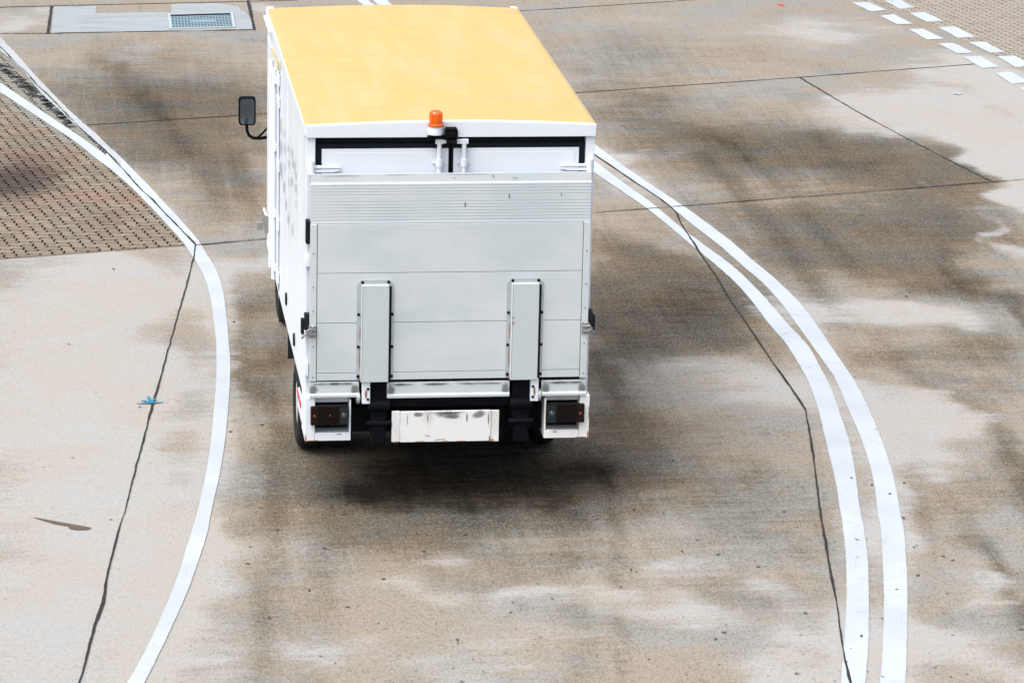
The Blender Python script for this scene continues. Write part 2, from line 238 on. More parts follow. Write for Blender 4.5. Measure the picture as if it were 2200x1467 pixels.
def m_fade(name, col, mx=.8, nscale=30):
    s = NT(name); f = s.attr('fade'); n = s.noise(s.coord(), nscale, 4, .7)
    k = s.math('MULTIPLY', s.ramp(s.math('ADD', f, s.math('MULTIPLY', s.math('SUBTRACT', n, .5), .6)), .1, .9), mx)
    s.set(Base_Color=col, Roughness=.8)
    tr = s.n('ShaderNodeBsdfTransparent'); q = s.t.nodes.new('ShaderNodeMixShader')
    s.t.links.new(k, q.inputs[0]); s.t.links.new(tr.outputs[0], q.inputs[1]); s.t.links.new(s.b.outputs[0], q.inputs[2])
    s.t.links.new(q.outputs[0], s.t.nodes['Material Output'].inputs[0]); return s.m
MT['smudge'] = m_fade('grey_lettering', (.20, .23, .26), .62, 6)
MT['grime'] = m_fade('road_grime', (.07, .065, .06), .55, 22)
MT['ruststain'] = m_fade('rust_stain', (.28, .10, .03), .9, 60)
MT['tarstain'] = m_fade('tar_smear', (.018, .02, .02), 1.0, 26)

def m_lamp():
    s = NT('amber_beacon_lens'); n = s.noise(s.map(s.coord(), (1, 1, .1)), 90, 2)
    s.set(Base_Color=s.mix(s.ramp(n, .35, .65), (.80, .10, .006), (.92, .18, .015)), Roughness=.14, Transmission_Weight=.35, IOR=1.45); return s.m
MT['amber'] = m_lamp()

# ------------------------------------------------------------------ object helpers
def link(name, me, mat=None, parent=None):
    o = bpy.data.objects.new(name, me); COL.objects.link(o)
    if mat:
        me.materials.append(MT[mat] if isinstance(mat, str) else mat)
    if parent: o.parent = parent
    return o
def tag(o, label=None, cat=None, group=None, kind=None):
    if label: o['label'] = label
    if cat: o['category'] = cat
    if group: o['group'] = group
    if kind: o['kind'] = kind
    return o
class B:
    def __init__(s): s.bm = bmesh.new()
    def box(s, x0, x1, y0, y1, z0, z1, bev=0.004, rot=None, about=None):
        g = bmesh.ops.create_cube(s.bm, size=1)['verts']
        for v in g:
            v.co = Vector((x0 + (v.co.x + .5) * (x1 - x0), y0 + (v.co.y + .5) * (y1 - y0), z0 + (v.co.z + .5) * (z1 - z0)))
        if rot:
            c = Vector(about or ((x0 + x1) / 2, (y0 + y1) / 2, (z0 + z1) / 2))
            bmesh.ops.rotate(s.bm, verts=g, cent=c, matrix=rot)
        if bev:
            ed = list({e for v in g for e in v.link_edges})
            bmesh.ops.bevel(s.bm, geom=ed, offset=min(bev, .45 * min(abs(x1 - x0), abs(y1 - y0), abs(z1 - z0))), segments=2, affect='EDGES', profile=.5)
        return s
    def prism(s, pts, axis, a, b, bev=0):           # pts 2D in the plane normal to axis
        def P(u, v, w):
            return {'x': (w, u, v), 'y': (u, w, v), 'z': (u, v, w)}[axis]
        va = [s.bm.verts.new(P(u, v, a)) for u, v in pts]; vb = [s.bm.verts.new(P(u, v, b)) for u, v in pts]
        n = len(pts); fs = [s.bm.faces.new(va), s.bm.faces.new(vb[::-1])]
        for i in range(n): fs.append(s.bm.faces.new((va[i], vb[i], vb[(i + 1) % n], va[(i + 1) % n])))
        bmesh.ops.recalc_face_normals(s.bm, faces=fs)
        if bev:
            ed = list({e for f in fs for e in f.edges if abs(e.calc_face_angle(0)) > .4})
            bmesh.ops.bevel(s.bm, geom=ed, offset=bev, segments=2, affect='EDGES', profile=.5)
        return s
    def tube(s, pts, r, seg=12, caps=True):
        pts = [Vector(p) for p in pts]; rings = []
        up = Vector((0, 0, 1))
        for i, p in enumerate(pts):
            d = (pts[min(i + 1, len(pts) - 1)] - pts[max(i - 1, 0)]).normalized()
            if abs(d.dot(up)) > .95: up = Vector((0, 1, 0)) if abs(d.y) < .9 else Vector((1, 0, 0))
            a = d.cross(up).normalized(); b = a.cross(d).normalized(); up = b
            rr = r[i] if isinstance(r, (list, tuple)) else r
            rings.append([s.bm.verts.new(p + (a * math.cos(t) + b * math.sin(t)) * rr) for t in [2 * math.pi * k / seg for k in range(seg)]])
        fs = []
        for A, Bq in zip(rings, rings[1:]):
            for k in range(seg): fs.append(s.bm.faces.new((A[k], A[(k + 1) % seg], Bq[(k + 1) % seg], Bq[k])))
        if caps: fs.append(s.bm.faces.new(rings[0][::-1])); fs.append(s.bm.faces.new(rings[-1]))
        bmesh.ops.recalc_face_normals(s.bm, faces=fs)
        return s
    def lathe(s, prof, c, axis='z', seg=32):        # prof: (radius, along)
        rings = []
        for r, h in prof:
            ring = []
            for k in range(seg):
                t = 2 * math.pi * k / seg; u, v = r * math.cos(t), r * math.sin(t)
                q = {'z': (u, v, h), 'x': (h, u, v), 'y': (u, h, v)}[axis]
                ring.append(s.bm.verts.new(Vector(c) + Vector(q)))
            rings.append(ring)
        fs = []
        for A, Bq in zip(rings, rings[1:]):
            for k in range(seg): fs.append(s.bm.faces.new((A[k], A[(k + 1) % seg], Bq[(k + 1) % seg], Bq[k])))
        fs.append(s.bm.faces.new(rings[0][::-1])); fs.append(s.bm.faces.new(rings[-1]))
        bmesh.ops.recalc_face_normals(s.bm, faces=fs)
        return s
    def done(s, name, mat, parent=None, smooth=True, angle=35):
        me = bpy.data.meshes.new(name); s.bm.to_mesh(me); s.bm.free()
        if smooth:
            for p in me.polygons: p.use_smooth = True
            me.set_sharp_from_angle(angle=R(angle))
        o = link(name, me, mat, parent)
        md = o.modifiers.new('weighted_normals', 'WEIGHTED_NORMAL'); md.keep_sharp = True; md.weight = 80
        return o

def disc_decals(name, items, plane, mat, parent=None, off=0.0):
    if parent is not None:                                  # each mark its own part
        for it in items: _decals(name, [it], plane, mat, parent, off)
        return
    return _decals(name, items, plane, mat, parent, off)
def _decals(name, items, plane, mat, parent=None, off=0.0):
    """soft-edged marks lying on a surface; items (u, v, ru, rv, rot); plane 'x','y','z'"""
    vs, fs, fade = [], [], []
    for it in items:
        u, v, ru, rv, rot = it
        b = len(vs); N = 14
        def P(a_, b_): return {'x': (off, a_, b_), 'y': (a_, off, b_), 'z': (a_, b_, off)}[plane]
        vs.append(P(u, v)); fade.append(1)
        for ring, fd in ((.5, .75), (1, 0)):
            for k in range(N):
                t = 2 * math.pi * k / N; j = ring * random.uniform(.8, 1.15)
                a_, b_ = ru * math.cos(t) * j, rv * math.sin(t) * j
                vs.append(P(u + a_ * math.cos(rot) - b_ * math.sin(rot), v + a_ * math.sin(rot) + b_ * math.cos(rot))); fade.append(fd)
        for k in range(N):
            k2 = (k + 1) % N
            fs.append((b, b + 1 + k, b + 1 + k2)); fs.append((b + 1 + k, b + 1 + N + k, b + 1 + N + k2, b + 1 + k2))
    me = bpy.data.meshes.new(name); me.from_pydata(vs, [], fs); me.update()
    at = me.attributes.new('fade', 'FLOAT', 'POINT'); at.data.foreach_set('value', [float(f) for f in fade])
    return link(name, me, mat, parent)

# ------------------------------------------------------------------ ground sheet
def blobs(x, y, L):
    t = 0.0
    for bx, by, rx, ry, am in L:
        d = ((x - bx) / rx) ** 2 + ((y - by) / ry) ** 2
        if d < 6: t = max(t, am * math.exp(-d * .9)) + .35 * min(t, am * math.exp(-d * .9))
    return min(t, 1.2)
def axis(lo, hi, step, far):
    a_ = []; v = lo
    while v < hi: a_.append(v); v += step
    a_.append(hi); s_ = step
    L_, H_ = [], []; v = lo; w_ = hi
    while v > -far: s_ *= 1.5; v -= s_; L_.append(v)
    s_ = step
    while w_ < far: s_ *= 1.5; w_ += s_; H_.append(w_)
    return L_[::-1] + a_ + H_
from mathutils.kdtree import KDTree
LP = [p for k in ('left_curve_a', 'left_curve_b', 'right_outer_a', 'right_inner_b', 'right_outer_b', 'right_inner_a', 'left_upper_a') for a_, b_ in zip(D[k], D[k][1:]) for p in [[a_[0] + (b_[0] - a_[0]) * q / 4, a_[1] + (b_[1] - a_[1]) * q / 4] for q in range(4)]]
kd = KDTree(len(LP))
for q, p in enumerate(LP): kd.insert((p[0], p[1] * .6, 0), q)
kd.balance()
xs, ys = axis(-5, 11, .1, 900), axis(-6, 22, .1, 900)
vs, soil_shade, pale = [], [], []
for y in ys:
    for x in xs:
        vs.append((x, y, 0))
        if -8 < x < 14 and -9 < y < 26:
            q = Vector((x * 1.1, y * .8, 3.1)); n = noise.noise_vector(q) * .45 + noise.noise_vector(q * 3.1) * .18
            sl_ = 0.0
            for L_, wd_, am_ in D['tracks']:
                for (ax, ay), (bx, by) in zip(L_, L_[1:]):
                    dx, dy = bx - ax, by - ay; t_ = max(0, min(1, ((x - ax) * dx + (y - ay) * dy) / (dx * dx + dy * dy)))
                    d_ = math.hypot(x + n.z * .12 - ax - dx * t_, y - ay - dy * t_)
                    if d_ < wd_ * 3: sl_ = max(sl_, am_ * math.exp(-(d_ / wd_) ** 2))
            soil_shade.append(blobs(x + n.x, y + n.y * 1.8, D['soil']) + sl_); dd = kd.find((x, y * .6, 0))[2]; pale.append(blobs(x + n.y, y + n.z * 1.8, D['pale']) + .32 * math.exp(-(dd / .13) ** 2))
        else: soil_shade.append(.2); pale.append(.2)
nx = len(xs); fs = [(j * nx + i, j * nx + i + 1, (j + 1) * nx + i + 1, (j + 1) * nx + i) for j in range(len(ys) - 1) for i in range(nx - 1)]
me = bpy.data.meshes.new('ground'); me.from_pydata(vs, [], fs)
for nm, dat in (('soil', soil_shade), ('pale', pale)):
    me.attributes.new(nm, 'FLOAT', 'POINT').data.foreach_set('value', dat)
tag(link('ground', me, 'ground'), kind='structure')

# ------------------------------------------------------------------ strips, joints, painted lines
def resample(pts, step):
    pts = [Vector(p) for p in pts]; q_ = [pts[0]]
    for a_, b_ in zip(pts, pts[1:]):
        k = max(1, int((b_ - a_).length / 1.2)); q_ += [a_.lerp(b_, t / k) for t in range(1, k + 1)]
    pts = q_
    # Catmull-Rom
    n = len(pts); res = []
    for i in range(n - 1):
        p0, p1, p2, p3 = pts[max(i - 1, 0)], pts[i], pts[i + 1], pts[min(i + 2, n - 1)]
        k = max(1, int((p2 - p1).length / step))
        for j in range(k):
            t = j / k
            res.append(.5 * ((2 * p1) + (p2 - p0) * t + (2 * p0 - 5 * p1 + 4 * p2 - p3) * t * t + (3 * p1 - p0 - 3 * p2 + p3) * t ** 3))
    res.append(pts[-1]); return res
def uniform(pts, N):
    L = [0]
    for a_, b_ in zip(pts, pts[1:]): L.append(L[-1] + (b_ - a_).length)
    out = []; j = 0
    for i in range(N + 1):
        d = L[-1] * i / N
        while j < len(L) - 2 and L[j + 1] < d: j += 1
        t = (d - L[j]) / max(L[j + 1] - L[j], 1e-9); out.append(pts[j].lerp(pts[j + 1], min(max(t, 0), 1)))
    return out, L[-1]
def stripe(name, A, Bp, z, mat, jitter=.0022):
    A2, la = uniform(resample(A, .1), 260); B2, lb = uniform(resample(Bp, .1), 260)
    vs = []; uv = []
    for i, (p, q) in enumerate(zip(A2, B2)):
        ja = noise.noise(Vector((p.x * 9, p.y * 9, 1))) * jitter * 2 + random.uniform(-1, 1) * jitter * .3
        jb = noise.noise(Vector((q.x * 9, q.y * 9, 5))) * jitter * 2 + random.uniform(-1, 1) * jitter * .3
        d = (q - p).normalized(); p2 = p + d * ja; q2 = q + d * jb
        vs += [(p2.x, p2.y, z), (q2.x, q2.y, z)]; uv += [(i / 260 * la, 0), (i / 260 * la, 1)]
    fs = [(2 * i, 2 * i + 1, 2 * i + 3, 2 * i + 2) for i in range(260)]
    me = bpy.data.meshes.new(name); me.from_pydata(vs, [], fs); me.update()
    if me.polygons[0].normal.z < 0: me.flip_normals()
    ul = me.uv_layers.new(name='UVMap')
    for lp in me.loops: ul.data[lp.index].uv = uv[lp.vertex_index]
    return link(name, me, mat)
def joint(name, pts, wd, z=.004, rough=.5, wfun=None):
    P, L = uniform(resample(pts, .1), 240); vs = []
    for i, p in enumerate(P):
        d = (P[min(i + 1, 240)] - P[max(i - 1, 0)]).normalized(); nrm = Vector((-d.y, d.x))
        k = noise.noise(Vector((p.x * 2.3, p.y * 2.3, 9))) * 1.1 + noise.noise(Vector((p.x * 14, p.y * 14, 2))) * .7
        w_ = wd * max(.12, 1 + rough * k) * (wfun(i / 240) if wfun else 1)
        o = noise.noise(Vector((p.x * 6, p.y * 6, 4))) * .006
        vs += [(p.x + nrm.x * (o + w_ / 2), p.y + nrm.y * (o + w_ / 2), z), (p.x + nrm.x * (o - w_ / 2), p.y + nrm.y * (o - w_ / 2), z)]
    fs = [(2 * i, 2 * i + 1, 2 * i + 3, 2 * i + 2) for i in range(240)]
    me = bpy.data.meshes.new(name); me.from_pydata(vs, [], fs); me.update()
    if me.polygons[0].normal.z < 0: me.flip_normals()
    return tag(link(name, me, 'joint'), kind='structure')
joint('expansion_joint', D['joint_left'], .016, z=.0088, wfun=lambda t: .75 + .9 * math.exp(-((t - .82) / .05) ** 2) + .35 * math.exp(-((t - .42) / .06) ** 2))
joint('expansion_joint', D['joint_mid'], .022, z=.004, rough=.7)
joint('expansion_joint', D['joint_near'], .018, z=.0090, rough=.8)
joint('expansion_joint', D['joint_far'], .030, z=.004, rough=.5)
joint('expansion_joint', D['joint_far_right'], .024, z=.004)
joint('expansion_joint', D['drain_near_edge'], .022, z=.006, rough=.9)
joint('expansion_joint', D['joint_right'], .016, z=.0086, rough=.6)
joint('expansion_joint', D['joint_diagonal'], .02, z=.004, rough=.7)
joint('expansion_joint', D['crack_left'], .015, z=.0092, rough=.9)
joint('expansion_joint', D['drain_left'], .035, z=.0075, rough=.5)
joint('expansion_joint', D['drain_right'], .035, z=.0075, rough=.5)
joint('expansion_joint', D['paver_edge'], .006, z=.0075, rough=.5)

tag(stripe('painted_line', D['left_main2_a'], D['left_main2_b'], .0060, 'paint'), 'white line crossing the brown pavers, lower branch left of the tarred strip', 'painted line')
tag(stripe('painted_line', D['left_curve_a'], D['left_curve_b'], .0068, 'paint'), 'single curved white line on the concrete left of the truck', 'painted line')
tag(stripe('painted_line', D['left_upper_a'], D['left_upper_b'], .0076, 'paint_worn', .012), 'worn flaking white line along the edge where pavers meet concrete', 'painted line')
tag(stripe('painted_line', D['right_outer_a'], D['right_outer_b'], .0050, 'paint'), 'outer of two parallel curved white lines right of the truck', 'painted line', 'double line right of the truck')
tag(stripe('painted_line', D['right_inner_a'], D['right_inner_b'], .0056, 'paint'), 'inner of two parallel curved white lines, nearer the truck', 'painted line', 'double line right of the truck')

def flat(name, pts, z, mat, parent=None, rnd=0.0):
    bm = bmesh.new(); P = [Vector((*p, z)) for p in pts]
    f = bm.faces.new([bm.verts.new(p) for p in P]); bm.normal_update()
    if f.normal.z < 0: f.normal_flip()
    if rnd:
        bmesh.ops.subdivide_edges(bm, edges=bm.edges[:], cuts=9)
        for v in bm.verts:
            v.co.x += noise.noise(v.co * 7) * rnd; v.co.y += noise.noise(v.co * 7 + Vector((9, 9, 9))) * rnd * 2
    me = bpy.data.meshes.new(name); bm.to_mesh(me); bm.free()
    ul = me.uv_layers.new(name='UVMap')
    for lp in me.loops: ul.data[lp.index].uv = (.5, .5)
    return link(name, me, mat, parent)
near_lab = ['near row dash closest to the red cross mark, on the concrete side', 'near row dash second from the top, on the concrete side', 'near row dash third from the top, on the concrete side', 'near row dash fourth from the top, on the concrete side', 'near row dash touching the end of the long concrete joint', 'near row dash just below the one on the joint, at the right edge', 'lowest dash of the near row, its corner cut by the right edge']
for pts, lb in zip(D['dash_near'], near_lab):
    tag(flat('painted_dash', pts, .0060, 'paint', rnd=.012), 'white ' + lb, 'painted dash', 'dashes along the edge of the far pavers')
far_lab = ['far row dash just under the top edge, on the pale pavers', 'far row dash second from the top, on the pale pavers', 'far row dash in the middle of its row, on the pale pavers', 'far row dash fourth from the top, on the pale pavers', 'far row dash cut by the right edge, on the pale pavers']
for pts, lb in zip(D['dash_far'], far_lab):
    tag(flat('painted_dash', pts, .0060, 'paint', rnd=.012), 'white ' + lb, 'painted dash', 'dashes along the edge of the far pavers')

def strokes(name, c, segs, wd, col, z=.0105):
    vs, fs = [], []
    for (ax, ay, bx, by) in segs:
        A_, B_ = Vector((c[0] + ax, c[1] + ay)), Vector((c[0] + bx, c[1] + by)); d = (B_ - A_).normalized(); n = Vector((-d.y, d.x))
        b0 = len(vs); N = 8
        for k in range(N + 1):
            t = k / N; ww = wd * (.35 + 1.0 * math.sin(math.pi * (0.1 + .8 * t))) * random.uniform(.7, 1.1) / 2; p = A_.lerp(B_, t)
            vs += [(p.x + n.x * ww, p.y + n.y * ww, z), (p.x - n.x * ww, p.y - n.y * ww, z)]
        fs += [(b0 + 2 * k, b0 + 2 * k + 2, b0 + 2 * k + 3, b0 + 2 * k + 1) for k in range(N)]; z += .0006
    me = bpy.data.meshes.new(name); me.from_pydata(vs, [], fs); me.update()
    return link(name, me, simple(name + '_paint', col, .7, var=.3, scale=30, dirt=tuple(c_ * 1.6 for c_ in col)))
tag(strokes('spray_mark', D['blue_mark'][0], [(-.11, -.03, .11, 0), (-.07, .06, .04, -.03), (-.01, .16, .01, -.04), (.05, .09, -.01, -.03)], .022, (.0, .14, .24)), 'small blue sprayed star on the dark joint at left', 'spray mark')
tag(strokes('spray_mark', D['red_mark'][0], [(-.06, 0, .07, .02), (-.025, .09, .03, -.1)], .022, (.6, .05, .02)), 'small red sprayed cross on the concrete near the top edge', 'spray mark')
tag(strokes('spray_mark', D['teal_mark'][0], [(-.06, -.01, .08, .02), (-.03, .05, .02, -.05)], .024, (.32, .42, .42)), 'faded teal sprayed cross on the pale slab at right', 'spray mark')
# rust coloured stain, left foreground
bm = bmesh.new(); rp = D['rust_mark']
me = flat('mud_streak', rp, .005, 'rust', rnd=.006); me.data.materials[0] = simple('dried_mud', (.085, .055, .035), .9, var=.7, scale=25, dirt=(.15, .11, .08), dirt_amt=.8); tag(me, 'long brown muddy streak on the pale concrete at lower left', 'stain')

# debris: many small leaves and grit, one stuff object
vs, fs = [], []
for k in range(520):
    x, y = random.uniform(-4.5, 6.5), random.uniform(-5.5, 14)
    if random.random() < .5: x, y = random.uniform(-1.6, 4.4), random.uniform(-4.6, 0.5)
    s_ = random.choice([.006, .008, .010, .014, .022]); N = 6; b0 = len(vs); an = random.uniform(0, 6.28)
    for q in range(N):
        t = 6.283 * q / N; u, v = s_ * math.cos(t) * random.uniform(.6, 1.2), s_ * .5 * math.sin(t) * random.uniform(.6, 1.2)
        vs.append((x + u * math.cos(an) - v * math.sin(an), y + u * math.sin(an) + v * math.cos(an), .005 + random.uniform(0, .006)))
    fs.append(tuple(range(b0, b0 + N)))
me = bpy.data.meshes.new('grit'); me.from_pydata(vs, [], fs); me.update()
tag(link('grit', me, simple('dark_grit', (.06, .05, .04), .9, var=.6, scale=3)), 'scattered dark grit and leaf scraps on the concrete', 'grit', kind='stuff')

# ------------------------------------------------------------------ interlocking pavers (herringbone of zigzag blocks)
def clip(poly, a_, b_):       # keep the left side of a->b
    out = []; d = (b_[0] - a_[0], b_[1] - a_[1])
    sd_ = lambda p: d[0] * (p[1] - a_[1]) - d[1] * (p[0] - a_[0])
    for i in range(len(poly)):
        p, q = poly[i], poly[(i + 1) % len(poly)]; sp, sq = sd_(p), sd_(q)
        if sp >= 0: out.append(p)
        if sp * sq < 0:
            t = sp / (sp - sq); out.append((p[0] + (q[0] - p[0]) * t, p[1] + (q[1] - p[1]) * t))
    return out
def pavers(name, origin, psi, lines, bounds, fstain, fgrey, mat='paver'):
    u = .1125; cs, sn = math.cos(psi), math.sin(psi); A_ = .021
    shp = [(0, 0), (.22, A_ / u), (.36, A_ / u * .9), (.64, -A_ / u * .9), (.78, -A_ / u)]
    def edge(p, q):           # deformed unit edge from p to q (lattice), independent of direction
        rev = (q < p); a_, b_ = (q, p) if rev else (p, q); hor = (a_[1] == b_[1]); pts = []
        amp = .55 if hor else .62
        for t, o in shp + [(1, 0)]:
            pts.append((a_[0] + (t if hor else o * amp), a_[1] + (o * amp if hor else t)))
        if rev: pts = pts[::-1]
        return pts[:-1]
    vs, fs, tint, stn, gry = [], [], [], [], []
    x0, x1, y0, y1 = bounds
    for j in range(y0, y1):
        for i in range(x0, x1):
            m = (i - j) % 4
            if m == 0: w_, h_ = 2, 1
            elif m == 3: w_, h_ = 1, 2
            else: continue
            cor = [(i + k, j) for k in range(w_)] + [(i + w_, j + k) for k in range(h_)] + [(i + w_ - k, j + h_) for k in range(w_)] + [(i, j + h_ - k) for k in range(h_)]
            out = []
            for a_, b_ in zip(cor, cor[1:] + cor[:1]): out += edge(a_, b_)
            cx, cy = i + w_ / 2, j + h_ / 2
            wx = lambda p: (origin[0] + (p[0] * cs - p[1] * sn) * u, origin[1] + (p[0] * sn + p[1] * cs) * u)
            C = wx((cx, cy))
            poly = [wx((cx + (p[0] - cx) * (1 - .155 / w_), cy + (p[1] - cy) * (1 - .13 / h_))) for p in out]
            for (a_, b_) in (lines(*C) if callable(lines) else lines):
                poly = clip(poly, a_, b_)
                if len(poly) < 3: break
            if len(poly) < 3: continue
            n_ = len(poly); b0 = len(vs); hz = .0036 + random.uniform(-.0006, .0006)
            mx_, my_ = sum(p[0] for p in poly) / n_, sum(p[1] for p in poly) / n_
            for (k_, z_) in ((1, .0012), (.985, hz)):
                for p in poly: vs.append((mx_ + (p[0] - mx_) * k_, my_ + (p[1] - my_) * k_, z_))
            for k in range(n_): fs.append((b0 + k, b0 + (k + 1) % n_, b0 + n_ + (k + 1) % n_, b0 + n_ + k))
            fs.append(tuple(range(b0 + n_, b0 + 2 * n_)))
            t = random.random(); tint += [t] * (2 * n_); stn += [fstain(*C)] * (2 * n_); gry += [fgrey(*C)] * (2 * n_)
    me = bpy.data.meshes.new(name); me.from_pydata(vs, [], fs); me.update()
    for nm, dat in (('tint', tint), ('stain', stn), ('grey', gry)): me.attributes.new(nm, 'FLOAT', 'POINT').data.foreach_set('value', [float(q) for q in dat])
    return tag(link(name, me, mat), kind='structure')
def st_left(x, y):
    t = .95 * math.exp(-(((x + 3.55) / .6) ** 2 + ((y - 10.0) / .6) ** 2)) + .45 * math.exp(-(((x + 3.1) / .5) ** 2 + ((y - 10.8) / 1.2) ** 2)) + .25 * math.exp(-(((x + 2.35) / .25) ** 2 + ((y - 8.6) / .4) ** 2))
    return t + .25 * max(0, noise.noise(Vector((x * 1.5, y * .8, 0))))
def gr_left(x, y):      # weathered grey strip between the two white lines
    g_ = [(-3.44, 15.6), (-2.74, 12.7), (-2.3, 10.9)]
    for (a_, b_), (c_, d_) in zip(g_, g_[1:]):
        if d_ <= y <= b_:
            xx = a_ + (c_ - a_) * (b_ - y) / (b_ - d_)
            return 1.0 if x > xx - .35 * min(1, (y - 10.5) / 3) else .1
    return 1.0 if y > 15 else .1
PL = [((-1.60, 7.57), (-2.18, 10.87)), ((-2.18, 10.87), (-3.80, 18.38)), ((-3.35, 7.13), (-1.62, 7.56))]
pavers('paved_area', (-3.0, 8.0), .2, PL, (-60, 24, -20, 110), st_left, gr_left)
RL = lambda x, y: [((7.52, 19.8), (8.06, 18.9))] if y > 18.9 else ([((8.06, 18.9), (8.46, 16.4))] if y > 16.4 else [((8.46, 16.4), (8.78, 14.0))])
pavers('paved_area', (8.0, 17.0), .2, RL, (-12, 40, -40, 60), lambda x, y: 0.0, lambda x, y: .0, 'paver_pale')
flat('paver_bed', [(-12, 6.2), (-3.35, 7.14), (-1.63, 7.57), (-1.56, 7.75), (-2.18, 10.85), (-3.78, 18.3), (-5.2, 24), (-12, 24)], .0008, 'bed')['kind'] = 'structure'
flat('paver_bed', [(7.26, 20.2), (7.53, 19.8), (8.07, 18.9), (8.47, 16.4), (8.79, 14.0), (8.95, 12.8), (15, 12.8), (15, 24), (5.6, 24)], .0008, 'bed_pale')['kind'] = 'structure'
# tar smeared over the worn strip between the lines
T = D['tar_left']; items = []
Pt, _ = uniform(resample(T, .1), 60)
for p in Pt:
    items.append((p.x + random.uniform(-.05, .05), p.y + random.uniform(-.05, .05), random.uniform(.04, .09), random.uniform(.04, .14), random.uniform(0, 3)))
tag(disc_decals('tar_smear', items, 'z', 'tarstain', off=.0052), 'black tar smear over the pavers between the white lines', 'tar smear')

# ------------------------------------------------------------------ drain patch and grate
tag(flat('drain_apron', D['drain_patch'], .0030, 'patch', rnd=.02), kind='structure')
g = D['grate']; g0, g1, g2, g3 = [Vector((*p, 0)) for p in g]
gc = (g0 + g1 + g2 + g3) / 4; gx = ((g1 + g2) - (g0 + g3)) / 2; gy = ((g0 + g1) - (g3 + g2)) / 2
gw, gh = gx.length, gy.length
rootg = bpy.data.objects.new('drain_grate', None); COL.objects.link(rootg); rootg.location = (gc.x, gc.y, 0); ux, uy = gx.normalized(), gy.normalized()
def skew(bq):
    for v in bq.bm.verts:
        p = ux * v.co.x + uy * v.co.y; v.co = (p.x, p.y, v.co.z)
    return bq
tag(rootg, 'rectangular steel drain grate with rows of slots set in a grey apron', 'drain grate')
W2, H2 = gw / 2, gh / 2
b = B()
for (x0, x1, y0, y1) in ((-W2, W2, H2 - .03, H2), (-W2, W2, -H2, -H2 + .03), (-W2, -W2 + .03, -H2 + .031, H2 - .031), (W2 - .03, W2, -H2 + .031, H2 - .031)):
    b.box(x0, x1, y0, y1, .004, .018, .003)
skew(b).done('frame', 'galv', rootg)
b = B(); b.box(-W2 + .032, W2 - .032, -H2 + .032, H2 - .032, .0045, .0075, 0); skew(b).done('pit', 'bed', rootg)
MT['grate'] = simple('weathered_grate', (.15, .23, .28), .6, .2, var=.3, scale=12, dirt=(.2, .24, .26), dirt_amt=.6)
b = B(); ncol, nrow = 19, 7
X0, X1, Y0, Y1 = -W2 + .035, W2 - .035, -H2 + .035, H2 - .18
sx = (X1 - X0) / ncol; sy = (Y1 - Y0) / nrow
for i in range(ncol + 1): b.box(X0 + i * sx - sx * .17, X0 + i * sx + sx * .17, Y0, Y1, .009, .016, 0)
for j in range(nrow + 1):
    b.box(X0 + .001, X1 - .001, Y0 + j * sy - sy * .24, Y0 + j * sy + sy * .24, .0095, .0165, 0)
b.box(X0 + sx * 6, X0 + sx * 14, Y0 + sy * 3, Y0 + sy * 4.6, .010, .0172, 0)
skew(b).done('grating', 'grate', rootg)

# ------------------------------------------------------------------ TRUCK
truck = bpy.data.objects.new('box_truck', None); COL.objects.link(truck)
tag(truck, 'white box truck with yellow roof and raised grey tail lift, seen from behind', 'truck')
HW, LN, ZB, ZT = 1.05, 4.455, .82, 2.79
# --- body
b = B(); b.box(-HW, -HW + .04, .06, LN, ZB, ZT + .02, .003)
lp = b.done('side_panel', 'white', truck)
b = B(); b.box(HW - .04, HW, .06, LN, ZB, ZT + .02, .003); rp_ = b.done('side_panel', 'white', truck)
b = B(); b.box(-HW + .041, HW - .041, LN - .04, LN, ZB, ZT + .02, .003); b.done('front_panel', 'white', truck)
b = B(); b.box(-HW + .041, HW - .041, .1, LN - .041, ZB - .02, ZB + .06, .0); b.done('floor', 'black', truck)
# gutter rails running along the top of each side
for s_ in (-1, 1):
    b = B(); b.prism([(s_ * 1.062, 2.79), (s_ * 1.062, 2.862), (s_ * 1.046, 2.872), (s_ * 1.0, 2.872), (s_ * 1.0, 2.79)], 'y', .004, LN + .01, .002); b.done('gutter_rail', 'white', truck)
# vertical stiffeners on the panels
for s_ in (-1, 1):
    for i, yy in enumerate([.62, 1.9]):
        b = B(); b.box(min(s_ * 1.049, s_ * 1.054), max(s_ * 1.049, s_ * 1.054), yy, yy + .05, ZB + .02, ZT - .02, .003); b.done('stiffener', 'white', truck)
# roof: crowned tarpaulin
bm = bmesh.new(); NX, NY = 60, 150; grid = []
for j in range(NY + 1):
    row = []
    for i in range(NX + 1):
        x = -HW + 2 * HW * i / NX; y = .0 + (LN) * j / NY; t = 1 - (x / HW) ** 2
        z = 2.874 + .030 * t
        ed = min(1, (HW - abs(x)) / .08) * min(1, y / .15) * min(1, (LN - y) / .15)
        z += ed * (noise.noise(Vector((x * .9, y * 4.2 + .25 * x, 1.3))) * .006)
        sidef = max(0, x) / HW                       # creases gather on the right side
        for yc, am, xc in ((2.05, .022, .72), (1.85, .012, .75), (2.65, .018, .58), (3.3, .014, .0), (3.75, .014, .45), (1.45, .012, .35), (1.0, .012, .3), (.6, .010, .5), (3.0, .010, -.5), (2.2, .010, -.6), (1.2, .009, -.6)):
            z += ed * am * math.exp(-((y - yc - .10 * (x - xc)) / .045) ** 2 - ((x - xc) / .32) ** 2)
        z += ed * .008 * math.exp(-((x + .10 + .05 * (y - 3.5)) / .03) ** 2) * (1 if y > 2.6 else 0)
        if y > LN - .12: z -= .02 * ((y - LN + .12) / .12) ** 2
        row.append(bm.verts.new((x * (1.0), y, z)))
    grid.append(row)
